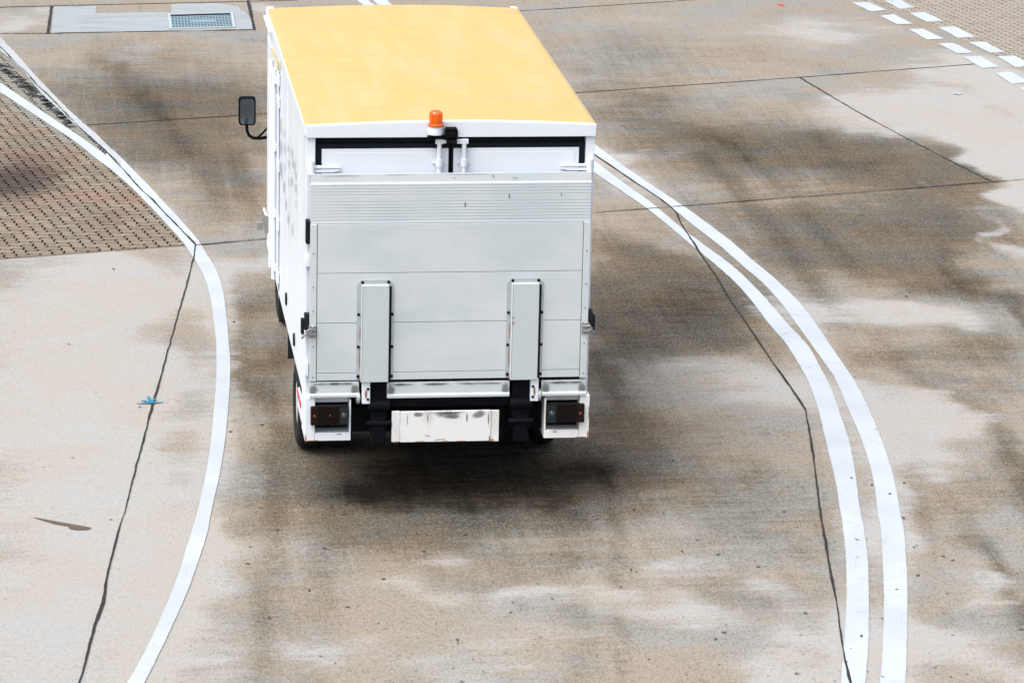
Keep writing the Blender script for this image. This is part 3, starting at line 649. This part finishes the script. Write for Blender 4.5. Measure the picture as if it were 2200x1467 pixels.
for j in range(NY):
    for i in range(NX): bm.faces.new((grid[j][i], grid[j][i + 1], grid[j + 1][i + 1], grid[j + 1][i]))
# skirt
def skirt(vsq, dz, dx=0, dy=0):
    lo = [bm.verts.new((v.co.x + dx, v.co.y + dy, v.co.z - dz)) for v in vsq]
    for k in range(len(vsq) - 1): bm.faces.new((vsq[k], vsq[k + 1], lo[k + 1], lo[k]))
skirt(grid[-1], .05, 0, .006); skirt([r_[0] for r_ in grid], .006, -.006); skirt([r_[-1] for r_ in grid], .006, .006); skirt(grid[0], .004)
bmesh.ops.recalc_face_normals(bm, faces=bm.faces[:])
me = bpy.data.meshes.new('roof'); bm.to_mesh(me); bm.free()
for p in me.polygons: p.use_smooth = True
roof = link('roof', me, 'roof', truck)
# --- rear frame: header with crowned top, posts, sill
def crown(x): return 2.872 + .030 * (1 - (x / HW) ** 2)
b = B(); top = [(x, crown(x)) for x in [-1.05 + 2.1 * k / 24 for k in range(25)]]
b.prism(top[::-1] + [(-1.05, 2.788), (1.05, 2.786)], 'y', -.055, .0, .004); b.done('rear_header', 'white', truck)
b = B(); b.box(-1.046, -.982, -.035, .058, .86, 2.784, .006); b.done('rear_post', 'white', truck)
b = B(); b.box(.982, 1.046, -.035, .058, .86, 2.782, .006); b.done('rear_post', 'white', truck)
b = B(); b.box(-.98, .98, -.028, .058, .90, .985, .004); b.done('rear_sill', 'black', truck)
b = B(); b.box(-.978, .978, .02, .055, 2.70, 2.783, 0); b.done('door_gap', 'seal', truck)
# --- rear doors
for s_, x0, x1 in ((-1, -.975, -.004), (1, .004, .975)):
    b = B(); b.box(x0, x1, -.006, .018, .99, 2.733, .003); sl = b.done('rear_door', 'seal', truck)
    sl['label'] = 'white rear door edged with black rubber'
    xa, xb = (x0 + .040, x1 - .014) if s_ < 0 else (x0 + .014, x1 - .040)
    b = B(); b.box(xa, xb, -.022, -.0065, .99, 2.698, .004); b.box(xa + .035, xb - .035, -.0265, -.0225, 1.02, 2.67, .003); b.done('door_skin', 'white', sl)
    xr = s_ * .090
    b = B(); b.tube([(xr, -.062, 1.0), (xr, -.062, 2.775)], .0165, 12); b.done('lock_rod', 'white', sl)
    b = B(); b.box(xr - .03, xr + .03, -.074, -.056, 2.74, 2.775, .004); b.box(xr - .012, xr + .05 * (-s_), -.07, -.05, 2.745, 2.77, .003); b.done('lock_cam', 'white', sl)
    b = B(); b.box(xr - .048, xr + .048, -.036, -.0225, 2.585, 2.605, .003); b.tube([(xr, -.062, 2.575), (xr, -.062, 2.63)], .025, 12); b.done('rod_guide', 'white', sl)
    xh = s_ * 1.012
    b = B()
    b.tube([(xh, -.055, 2.52), (xh, -.055, 2.62)], .023, 12)
    b.prism([(xh, 2.585), (s_ * .80, 2.572), (s_ * .80, 2.562), (xh, 2.56)], 'y', -.052, -.032, .002)
    b.prism([(xh, 2.552), (s_ * .82, 2.556), (s_ * .80, 2.546), (s_ * .86, 2.532), (xh, 2.53)], 'y', -.050, -.030, .002)
    b.done('hinge', 'white', sl)
    disc_decals('hinge_grime', [(s_ * .965, 2.545, .028, .02, 0), (s_ * .9, 2.532, .08, .008, 0)], 'y', 'grime', sl, off=-.0285)
b = B(); b.box(-.06, .055, -.07, -.03, 2.742, 2.772, .012); b.done('door_stop', 'rubber', truck)
b = B(); b.box(-.020, .012, -.0045, .0, 1.0, 2.72, 0)
b.bm.free()
# --- beacon and camera on the header
cx = -.12
b = B(); b.lathe([(.052, 0), (.055, .02), (.050, .06), (.047, .062)], (cx, -.075, 2.815)); bc = b.done('beacon', 'white', truck)
bc['label'] = 'amber rotating beacon with white base on the rear header'
b = B(); pr = [(.058, .0), (.060, .012), (.050, .018), (.049, .085)] + [(.049 * math.cos(t), .085 + .032 * math.sin(t)) for t in [k * math.pi / 2 / 7 for k in range(1, 8)]]
b.lathe(pr, (cx, -.075, 2.877)); b.done('lens', 'amber', bc)
b = B(); b.lathe([(.020, 0), (.020, .05), (.012, .055)], (cx, -.075, 2.878)); b.done('bulb', 'galv', bc)
b = B(); b.box(cx - .06, cx + .005, -.10, -.056, 2.783, 2.803, .004); b.box(cx - .01, cx + .07, -.09, -.056, 2.79, 2.806, .003); b.done('bracket', 'black', bc)
b = B(); b.box(.005 - .06, .005 + .032, -.125, -.056, 2.795, 2.855, .006); b.lathe([(.018, 0), (.018, .02), (.010, .021)], (-.01, -.148, 2.826), 'y', 16)
b.box(-.05, .03, -.13, -.06, 2.857, 2.866, .002); b.done('rear_camera', 'black', truck)
# --- platform
b = B()
tb = [(-.13, .972), (-.07, .972), (-.07, 2.50), (-.088, 2.532), (-.102, 2.532), (-.112, 2.47)]
prof = [(-.07, 2.168), (-.07, 2.51), (-.085, 2.532), (-.100, 2.532), (-.106, 2.47)]
zz = 2.462
# grooved strip: ribs as a saw of small steps
z_ = 2.460; n_r = 0
while z_ > 2.185:
    wide = 2.335 < z_ < 2.39
    h_ = .040 if wide else .011
    prof += [(-.113, z_), (-.113, z_ - h_), (-.1115, z_ - h_ - .003), (-.1115, z_ - h_ - .007)]
    z_ -= h_ + .0115
prof += [(-.113, 2.172), (-.113, 2.168)]
b.prism(prof, 'x', -1.018, 1.018, 0); pf = b.done('tail_lift_platform', 'alu', truck, angle=20)
for z0, z1 in ((1.8005, 2.1645), (1.4265, 1.797), (1.0485, 1.423), (.99, 1.045)):
    b = B(); b.box(-.968, .968, -.119, -.08, z0, z1, .0025); b.done('plank', 'alu', pf)
b = B(); b.box(-.99, .99, -.079, -.065, .985, 2.167, 0); b.done('backing', 'rubber', pf)
for s_ in (-1, 1):
    b = B(); x0, x1 = sorted((s_ * .972, s_ * 1.022)); b.box(x0, x1, -.122, -.066, .985, 2.166, .004)
    e_ = b.done('edge_profile', 'alu', pf)
    for zz in (1.95, 1.70, 1.52, 1.25, 1.02):
        b = B(); b.lathe([(.006, 0), (.006, -.004), (.002, -.005)], (s_ * .997, -.122, zz), 'y', 8); b.done('rivet', 'grey', e_)
# brackets
for cxx in (-.545, .553):
    b = B(); o_ = .135
    b.prism([(cxx - o_, 1.0), (cxx - o_, 1.715), (cxx - o_ + .035, 1.747), (cxx + o_ - .035, 1.747), (cxx + o_, 1.715), (cxx + o_, 1.0)], 'y', -.125, -.1195, .001)
    br = b.done('hinge_bracket', 'galv', pf)
    b = B(); b.prism([(cxx - .098, .985), (cxx - .098, 1.718), (cxx + .098, 1.718), (cxx + .098, .985)], 'y', -.165, -.1255, .006); b.done('channel', 'galv_light', br) if False else None
    MT.setdefault('galv_light', simple('painted_channel', (.46, .52, .53), .55, .05, var=.1, scale=3, dirt=(.42, .47, .48), dirt_amt=.5))
    b.done('channel', 'galv_light', br)
    b = B(); b.box(cxx - .102, cxx - .0985, -.168, -.126, .985, 1.718, .001); b.done('flange', 'white', br)
    b = B(); b.box(cxx + .0995, cxx + .118, -.133, -.1255, .985, 1.70, .002); b.done('shadow_flange', 'seal', br)  # near-black strip stands in for the shade beside the channel
    for xx, zz in ((-.095, 1.732), (.095, 1.732), (-.121, 1.49), (.124, 1.49), (-.121, 1.245), (.124, 1.245), (-.121, 1.02), (.124, 1.02)):
        b = B(); b.lathe([(.011, 0), (.011, -.006), (.006, -.009)], (cxx + xx, -.125 if abs(xx) > .1 else -.125, zz), 'y', 10); b.done('bolt', 'black', br)
    disc_decals('rust_streak', [(cxx - .118, 1.02, .012, .03, 0), (cxx - .112, 1.15, .006, .12, 0), (cxx - .11, 1.35, .005, .10, 0), (cxx - .095, .99, .03, .012, 0)], 'y', 'ruststain', br, off=-.1262)
disc_decals('rust_streak', [(.553 - .09, 1.42, .008, .02, 0), (.553 - .09, 1.46, .006, .012, 0)], 'y', 'ruststain', pf, off=-.1692)
disc_decals('scuff', [(.02, 2.50, .02, .004, 0), (.46, 2.495, .03, .006, 0), (.3, 2.51, .01, .02, .3), (-.28, 2.52, .007, .006, 0), (-.8, 2.52, .2, .006, 0), (-.4, 2.525, .15, .004, 0), (.1, 2.525, .25, .004, 0)], 'y', 'grime', pf, off=-.1155)
disc_decals('wear_scratch', [(.1, 2.30, .01, .03, 0), (.42, 2.36, .008, .03, 0), (.8, 2.37, .006, .02, 0)], 'y', 'grime', pf, off=-.1155)
# latches at both sides
for s_ in (-1, 1):
    b = B()
    x0, x1 = sorted((s_ * .975, s_ * 1.03)); b.box(x0, x1, -.135, -.1225, 1.32, 1.41, .004)
    b.tube([(s_ * .985, -.142, 1.385), (s_ * 1.03, -.155, 1.39), (s_ * 1.05, -.15, 1.37), (s_ * 1.02, -.15, 1.35), (s_ * .985, -.142, 1.352)], .008, 8)
    b.tube([(s_ * 1.00, -.15, 1.375), (s_ * 1.06, -.13, 1.34), (s_ * 1.075, -.10, 1.31)], .008, 8)
    b.tube([(s_ * 1.00, -.137, 1.40), (s_ * 1.00, -.143, 1.41)], .010, 8)
    la = b.done('latch', 'grey', pf)
    b = B(); x0, x1 = sorted((s_ * 1.02, s_ * 1.058)); b.box(x0, x1, -.10, -.04, 1.37, 1.49, .004)
    x0, x1 = sorted((s_ * 1.058, s_ * 1.082)); b.box(x0, x1, -.09, -.03, 1.33, 1.45, .01)
    b.done('latch_block', 'rubber', la)
b = B(); b.box(-1.052, -1.022, -.12, -.04, 2.02, 2.19, .004); b.done('buffer', 'seal', truck)
b = B(); b.box(-1.06, -1.02, -.10, -.036, 1.84, 1.93, .012); b.done('door_holder', 'white', truck)
b = B(); b.box(-1.056, -1.026, -.10, -.036, 1.02, 1.12, .006); b.done('door_holder', 'white', truck)
# lower rails below the platform
for nm, x0, x1, z0, z1 in (('lower_rail', -1.022, -.658, .864, .978), ('lower_rail', -.452, .452, .852, .965), ('lower_rail', .690, 1.020, .850, .962)):
    b = B(); b.prism([(-.118, z1), (-.08, z1), (-.08, z0), (-.135, z0), (-.135, z0 + .02), (-.122, z0 + .03)], 'x', x0, x1, .003); b.done(nm, 'galv_light', truck)
    disc_decals('rail_grime', [(random.uniform(x0 + .06, x1 - .06), z1 - .012, random.uniform(.05, .16), .012, 0) for k in range(6)] + [(x0 + .03, (z0 + z1) / 2, .04, .06, 0), (x1 - .03, (z0 + z1) / 2, .04, .06, 0)], 'y', 'grime', truck, off=-.1237)
# arms & actuators
for s_, cxx in ((-1, -.512), (1, .540)):
    b = B(); b.box(cxx - .064, cxx + .064, -.11, .45, .58, .975, .01); b.box(cxx - .05, cxx + .05, -.13, .05, .50, .70, .01)
    b.lathe([(.045, -.08), (.045, .08)], (cxx, -.10, .79), 'x', 20); b.lathe([(.02, -.09), (.02, .09)], (cxx, -.125, .66), 'x', 14)
    arm = b.done('lift_arm', 'black', truck)
    fx = cxx - .095 if s_ < 0 else cxx + .095
    b = B(); b.box(fx - .030, fx + .030, -.145, -.09, .815, .99, .005)
    fl = b.done('arm_flange', 'white', arm)
    disc_decals('rust_streak', [(fx, .89, .012, .05, 0)], 'y', 'ruststain', arm, off=-.1462)
    for zz in (.85, .93):
        b = B(); b.lathe([(.010, 0), (.010, -.006), (.005, -.008)], (fx + (.014 if s_ < 0 else -.012), -.145, zz), 'y', 10); b.done('flange_bolt', 'black', arm)
    gx_ = -.665 if s_ < 0 else .672
    b = B(); b.lathe([(.030, -.012), (.046, -.006), (.046, .012), (.02, .02)], (gx_, -.10, .852), 'x', 18); b.done('pivot_cap', 'galv', arm)
b = B(); b.box(-.45, .478, -.09, .02, .765, .848, .02); b.done('torsion_bar', 'black', truck)
# chassis
b = B()
for xx in (-.40, .40): b.box(xx - .035, xx + .035, -.02, 6.0, .56, .76, .005)
for yy in (.15, 1.0, 2.1, 3.2, 4.2, 5.6): b.box(-.365, .365, yy, yy + .08, .58, .74, .005)
for yy in (.2, .9, 1.9, 2.5, 3.1, 3.7, 4.2): b.box(-1.0, 1.0, yy, yy + .06, .76, .80, .003)
b.done('chassis', 'black', truck)
b = B(); b.box(-.75, .76, .02, .35, .55, .74, .01); b.box(-.35, .35, .0, .22, .42, .56, .02); b.done('lift_housing', 'black', truck)
# --- bumper panel with dirt
b = B(); b.box(-.352, .318, -.135, -.115, .512, .748, .004); pp = b.done('bumper_panel', 'white_worn', truck)
b = B(); b.box(-.414, -.354, -.130, -.105, .514, .748, .004, Matrix.Rotation(R(6), 3, 'Z')); b.done('side_wing', 'white_worn', pp)
b = B(); b.box(.320, .380, -.130, -.105, .506, .744, .004, Matrix.Rotation(R(-6), 3, 'Z')); b.done('side_wing', 'white_worn', pp)
disc_decals('grime_patch', [(0.0, .735, .16, .02, 0), (.0, .72, .13, .03, 0), (.03, .70, .08, .02, 0)] + [(x_, .735 - h_ * .8, random.uniform(.005, .012), h_, random.uniform(-.05, .05)) for x_, h_ in ((-.30, .06), (-.15, .05), (.14, .05), (.30, .07))] + [(.23, .72, .07, .04, .3), (-.22, .725, .05, .025, 0)], 'y', 'grime', pp, off=-.1362)
disc_decals('rust_patch', [(-.385, .516, .03, .008, 0), (-.2, .516, .05, .006, 0), (-.02, .515, .03, .008, 0), (-.06, .53, .06, .004, .05), (.31, .53, .008, .03, 0), (.1, .515, .05, .005, 0), (-.15, .56, .03, .004, -.4), (.33, .52, .02, .01, 0)], 'y', 'ruststain', pp, off=-.1366)
# --- lamp boxes
for s_ in (-1, 1):
    X = lambda a_, b_: sorted((s_ * a_, s_ * b_))
    zt, zb = (.862, .53) if s_ < 0 else (.85, .52)
    b = B(); x0, x1 = X(.978, 1.052); b.box(x0, x1, -.122, .20, zb, zt, .006)
    x0, x1 = X(.715, .977); b.box(x0, x1, -.122, .18, zb, zb + .062, .005)
    x0, x1 = X(.715, .728); b.box(x0, x1, -.121, .18, zb + .063, zt - .02, .002)
    x0, x1 = X(.730, .977); b.box(x0, x1, -.06, .18, zt - .055, zt - .012, .003)
    lb = b.done('lamp_housing', 'white_worn' if s_ > 0 else 'white', truck)
    b = B(); x0, x1 = X(.729, .977); b.box(x0, x1, .0, .17, zb + .064, zt - .056, 0); b.done('recess', 'seal', lb)
    b = B(); x0, x1 = X(.735, 1.012); b.box(x0, x1, -.150, -.095, zt - .205, zt - .062, .008); tl = b.done('tail_light', 'redl', lb)
    b = B(); x0, x1 = X(.738, .80); b.box(x0, x1, -.153, -.1505, zt - .200, zt - .067, .001); b.done('reversing_lens', 'clearl', tl)
    b = B(); x0, x1 = X(.955, 1.009); b.box(x0, x1, -.1535, -.1505, zt - .200, zt - .067, .001); b.done('indicator_lens', 'ambl', tl)
    MT.setdefault('spot_o', simple('amber_reflex', (.07, .016, .005), .3)); MT.setdefault('spot_r', simple('red_reflex', (.10, .007, .005), .3)); MT.setdefault('spot_w', simple('clear_reflex', (.05, .075, .085), .2, var=.4, scale=90))
    b = B(); b.lathe([(.013, 0), (.010, -.004), (.003, -.006)], (s_ * .982, -.1538, zt - .135), 'y', 14); b.done('bulb_spot', 'spot_o' if s_ < 0 else 'spot_r', tl)
    if s_ < 0:
        b = B(); b.lathe([(.009, 0), (.007, -.004), (.002, -.005)], (-.868, -.1508, zt - .13), 'y', 14); b.done('bulb_spot', 'spot_r', tl)
    b = B(); b.lathe([(.019, 0), (.016, -.004), (.004, -.006)], (s_ * .768, -.1532, zt - .13), 'y', 14); b.done('bulb_spot', 'spot_w', tl)
    disc_decals('rust_patch', [(s_ * 1.045, zb + .02, .008, .05, 0), (s_ * .99, zb + .004, .06, .006, 0), (s_ * .8, zb + .05, .03, .006, 0), (s_ * 1.047, zb + .2, .005, .08, 0)][:4 if s_ > 0 else 3], 'y', 'ruststain', lb, off=-.1228)
# --- left side fittings
b = B()
for yy, zz in ((2.84, (1.0, 2.62)),): b.box(-1.0525, -1.0495, 2.825, 2.85, .86, 2.66, 0)
sg = b.done('side_door', 'seal', truck)
b = B(); b.box(-1.062, -1.051, 2.86, 4.25, .87, 2.66, .004); b.done('door_leaf', 'white', sg)
for yy in (3.05, 3.42): 
    b = B(); b.tube([(-1.082, yy, .9), (-1.082, yy, 2.64)], .018, 10)
    for zz in (1.0, 1.45, 2.0, 2.55): b.box(-1.088, -1.063, yy - .04, yy + .04, zz - .03, zz + .03, .004)
    b.done('lock_rod', 'white', sg)
for zz in (.98, 1.42, 1.90, 2.42, 2.60):
    b = B(); b.box(-1.074, -1.053, 2.76, 2.90, zz - .045, zz + .045, .006); b.done('hinge', 'white', sg)
b = B(); b.tube([(-1.09, 3.45, 1.33), (-1.115, 3.5, 1.32), (-1.115, 3.8, 1.30)], .010, 8); b.done('handle', 'white', sg)
b = B(); b.box(-1.165, -1.115, 3.93, 3.97, 1.085, 1.15, .006); b.tube([(-1.125, 3.95, 1.15), (-1.11, 3.95, 1.19), (-1.085, 3.95, 1.17)], .007, 8); b.box(-1.10, -1.062, 3.9, 4.0, 1.06, 1.22, .004); b.done('padlock', 'grey', sg)
MT['brass'] = simple('brass_strip', (.55, .42, .16), .5, .3)
b = B(); b.box(-1.075, -1.063, 2.74, 3.55, 2.70, 2.712, .002); b.box(-1.07, -1.063, 2.74, 2.80, 2.69, 2.76, .002); b.done('drip_rail', 'brass', truck)
b = B(); b.box(-1.085, -1.063, 3.75, 4.42, 2.79, 2.81, .004); b.done('drip_rail', 'white', truck)
for (yy, zz) in ((1.9, 1.05), (1.0, .98)):
    b = B(); b.lathe([(.05, 0), (.05, -.012), (.02, -.014)], (-1.051, yy, zz), 'x', 16); b.done('side_marker', 'rubber', truck)
disc_decals('lettering', [(2.65, 2.26, .10, .11, 0), (2.6, 2.1, .1, .1, 0), (2.55, 1.93, .12, .12, 0), (2.20, 2.31, .07, .05, 0), (2.16, 2.2, .07, .06, 0), (2.15, 2.05, .06, .05, 0), (1.72, 2.30, .07, .05, 0), (1.70, 2.19, .08, .05, 0), (1.66, 2.05, .05, .06, 0), (1.32, 2.36, .08, .06, 0), (1.22, 2.30, .08, .05, 0), (1.0, 2.33, .06, .07, 0), (.92, 2.28, .07, .05, 0), (.9, 2.18, .07, .06, 0), (.86, 2.08, .06, .05, 0), (1.32, 2.14, .08, .06, 0), (2.2, 1.88, .10, .07, 0), (1.95, 1.8, .1, .08, 0), (1.7, 1.75, .09, .07, 0), (1.25, 1.78, .08, .08, 0)], 'x', 'smudge', truck, off=-1.0595)
# --- wheels
def wheel(y, side, dual):
    x_out = side * 1.015 if dual else side * .93
    rim_w = .2
    b = B(); prof = [(.195, .035), (.215, .012), (.26, .0), (.30, .004), (.335, .022), (.35, .05), (.352, .10), (.35, .15), (.335, .178), (.30, .196), (.26, .2), (.215, .188), (.195, .165)]
    b.lathe([(r_, -side * h_) for r_, h_ in prof], (x_out, y, .352), 'x', 44)
    if dual: b.lathe([(r_, -side * (h_ + .23)) for r_, h_ in prof], (x_out, y, .352), 'x', 44)
    wo = b.done('wheel', 'rubber', truck); wo['label'] = 'black tyre with pale steel rim'
    b = B(); rp2 = [(.205, .022), (.20, .026), (.19, .035), (.17, .05 if not dual else .06), (.10, .06 if not dual else .075), (.09, .03), (.05, .02), (.0001, .02)]
    b.lathe([(r_, -side * h_) for r_, h_ in rp2], (x_out, y, .352), 'x', 36); b.done('rim', 'white_worn', wo)
for y_, dual in ((1.42, True), (4.95, False)):
    for sd_ in (-1, 1): wheel(y_, sd_, dual)
b = B(); b.lathe([(.05, -.85), (.05, .85)], (0, 1.42, .352), 'x', 16); b.lathe([(.06, -.16), (.17, -.1), (.19, 0), (.17, .1), (.06, .16)], (0, 1.42, .352), 'x', 24); b.lathe([(.04, -.85), (.04, .85)], (0, 4.95, .352), 'x', 12); b.done('axles', 'black', truck)
for sd_ in (-1, 1):
    x0, x1 = sorted((sd_ * .72, sd_ * 1.045))
    b = B(); b.box(x0, x1, 1.83, 1.845, .58, .81, .003); b.done('mud_flap', 'rubber', truck)
    b = B(); b.box(x0, x1, 2.92, 2.935, .57, .81, .003); b.done('mud_flap', 'rubber', truck)
    x0, x1 = sorted((sd_ * .50, sd_ * .86))
    b = B(); b.box(x0, x1, 3.0, 3.9, .45, .78, .03); b.done('fuel_tank' if sd_ < 0 else 'battery_box', 'black', truck)
    b = B(); x0, x1 = sorted((sd_ * 1.01, sd_ * 1.03)); b.box(x0, x1, .55, .95, .46, .62, .01); rr = b.done('side_guard', 'white', truck)
    b = B(); x0, x1 = sorted((sd_ * 1.031, sd_ * 1.036)); b.box(x0, x1, .56, .70, .52, .80, .003) if False else b.box(x0, x1, .56, .94, .57, .615, .002); b.done('red_reflector', 'redr', rr)
# --- cab (in front of the box)
b = B(); b.prism([(4.52, .55), (4.52, 2.05), (4.62, 2.16), (5.55, 2.16), (5.72, 2.08), (6.02, 1.30), (6.10, 1.18), (6.12, .50), (5.40, .50), (5.32, .74), (5.14, .86), (4.76, .86), (4.60, .74), (4.54, .55)], 'x', -.93, .93, .03); cab = b.done('cab', 'white', truck)
b = B(); b.prism([(5.735, 2.03), (6.015, 1.33), (6.03, 1.335), (5.75, 2.035)], 'x', -.82, .82, 0); b.done('windscreen', 'glassy', cab)
for sd_ in (-1, 1):
    x0, x1 = sorted((sd_ * .931, sd_ * .936))
    b = B(); b.prism([(4.72, 1.36), (4.72, 1.98), (5.6, 1.98), (5.84, 1.36)], 'x', x0, x1, 0); b.done('side_window', 'glassy', cab)
    b = B(); b.prism([(4.66, .9), (4.66, 1.34), (5.88, 1.34), (5.86, .9)], 'x', x0, x1, 0); dd = b.done('door', 'white', cab)
    b = B(); b.box(min(sd_ * .937, sd_ * .955), max(sd_ * .937, sd_ * .955), 4.72, 4.86, 1.22, 1.25, .005); b.done('handle', 'black', dd)
    b = B(); b.box(min(sd_ * .6, sd_ * .86), max(sd_ * .6, sd_ * .86), 6.10, 6.15, .78, .94, .02); b.done('headlight', 'clearl', cab)
b = B(); b.box(-.95, .95, 6.06, 6.2, .42, .62, .03); b.done('front_bumper', 'black', cab)
for sd_ in (-1, 1):
    # mirror on a bent arm
    b = B(); my = 5.3
    b.tube([(sd_ * .94, my + .05, 1.558), (sd_ * 1.06, my, 1.552), (sd_ * 1.12, my, 1.556), (sd_ * 1.155, my, 1.58), (sd_ * 1.172, my, 1.62), (sd_ * 1.175, my, 1.70)], .014, 10)
    b.tube([(sd_ * .97, my + .02, 1.66), (sd_ * 1.08, my, 1.555)], .010, 8)
    ar = b.done('mirror_arm', 'black', truck)
    bb = B(); wv, hv = .074, .125
    pts = []
    for (qx, qz, a0) in ((wv - .03, hv - .03, 0), (-wv + .03, hv - .03, 90), (-wv + .03, -hv + .03, 180), (wv - .03, -hv + .03, 270)):
        for k in range(6):
            t = R(a0 + k * 18); pts.append((sd_ * 1.171 + qx + .03 * math.cos(t), 1.797 + qz + .03 * math.sin(t)))
    bb.prism(pts, 'y', my - .025, my + .04, .008); mh = bb.done('mirror_housing', 'black', ar)
    bb = B(); c_ = (sd_ * 1.171, 1.797); bb.prism([(c_[0] + (p[0] - c_[0]) * .84, c_[1] + (p[1] - c_[1]) * .90) for p in pts], 'y', my - .0275, my - .0255, 0); bb.done('mirror_glass', 'chrome', mh)
# exhaust
b = B(); b.tube([(.3, 3.4, .42), (.3, 2.4, .40), (.55, .6, .42), (.62, .1, .40)], .04, 12); b.done('exhaust', 'black', truck)
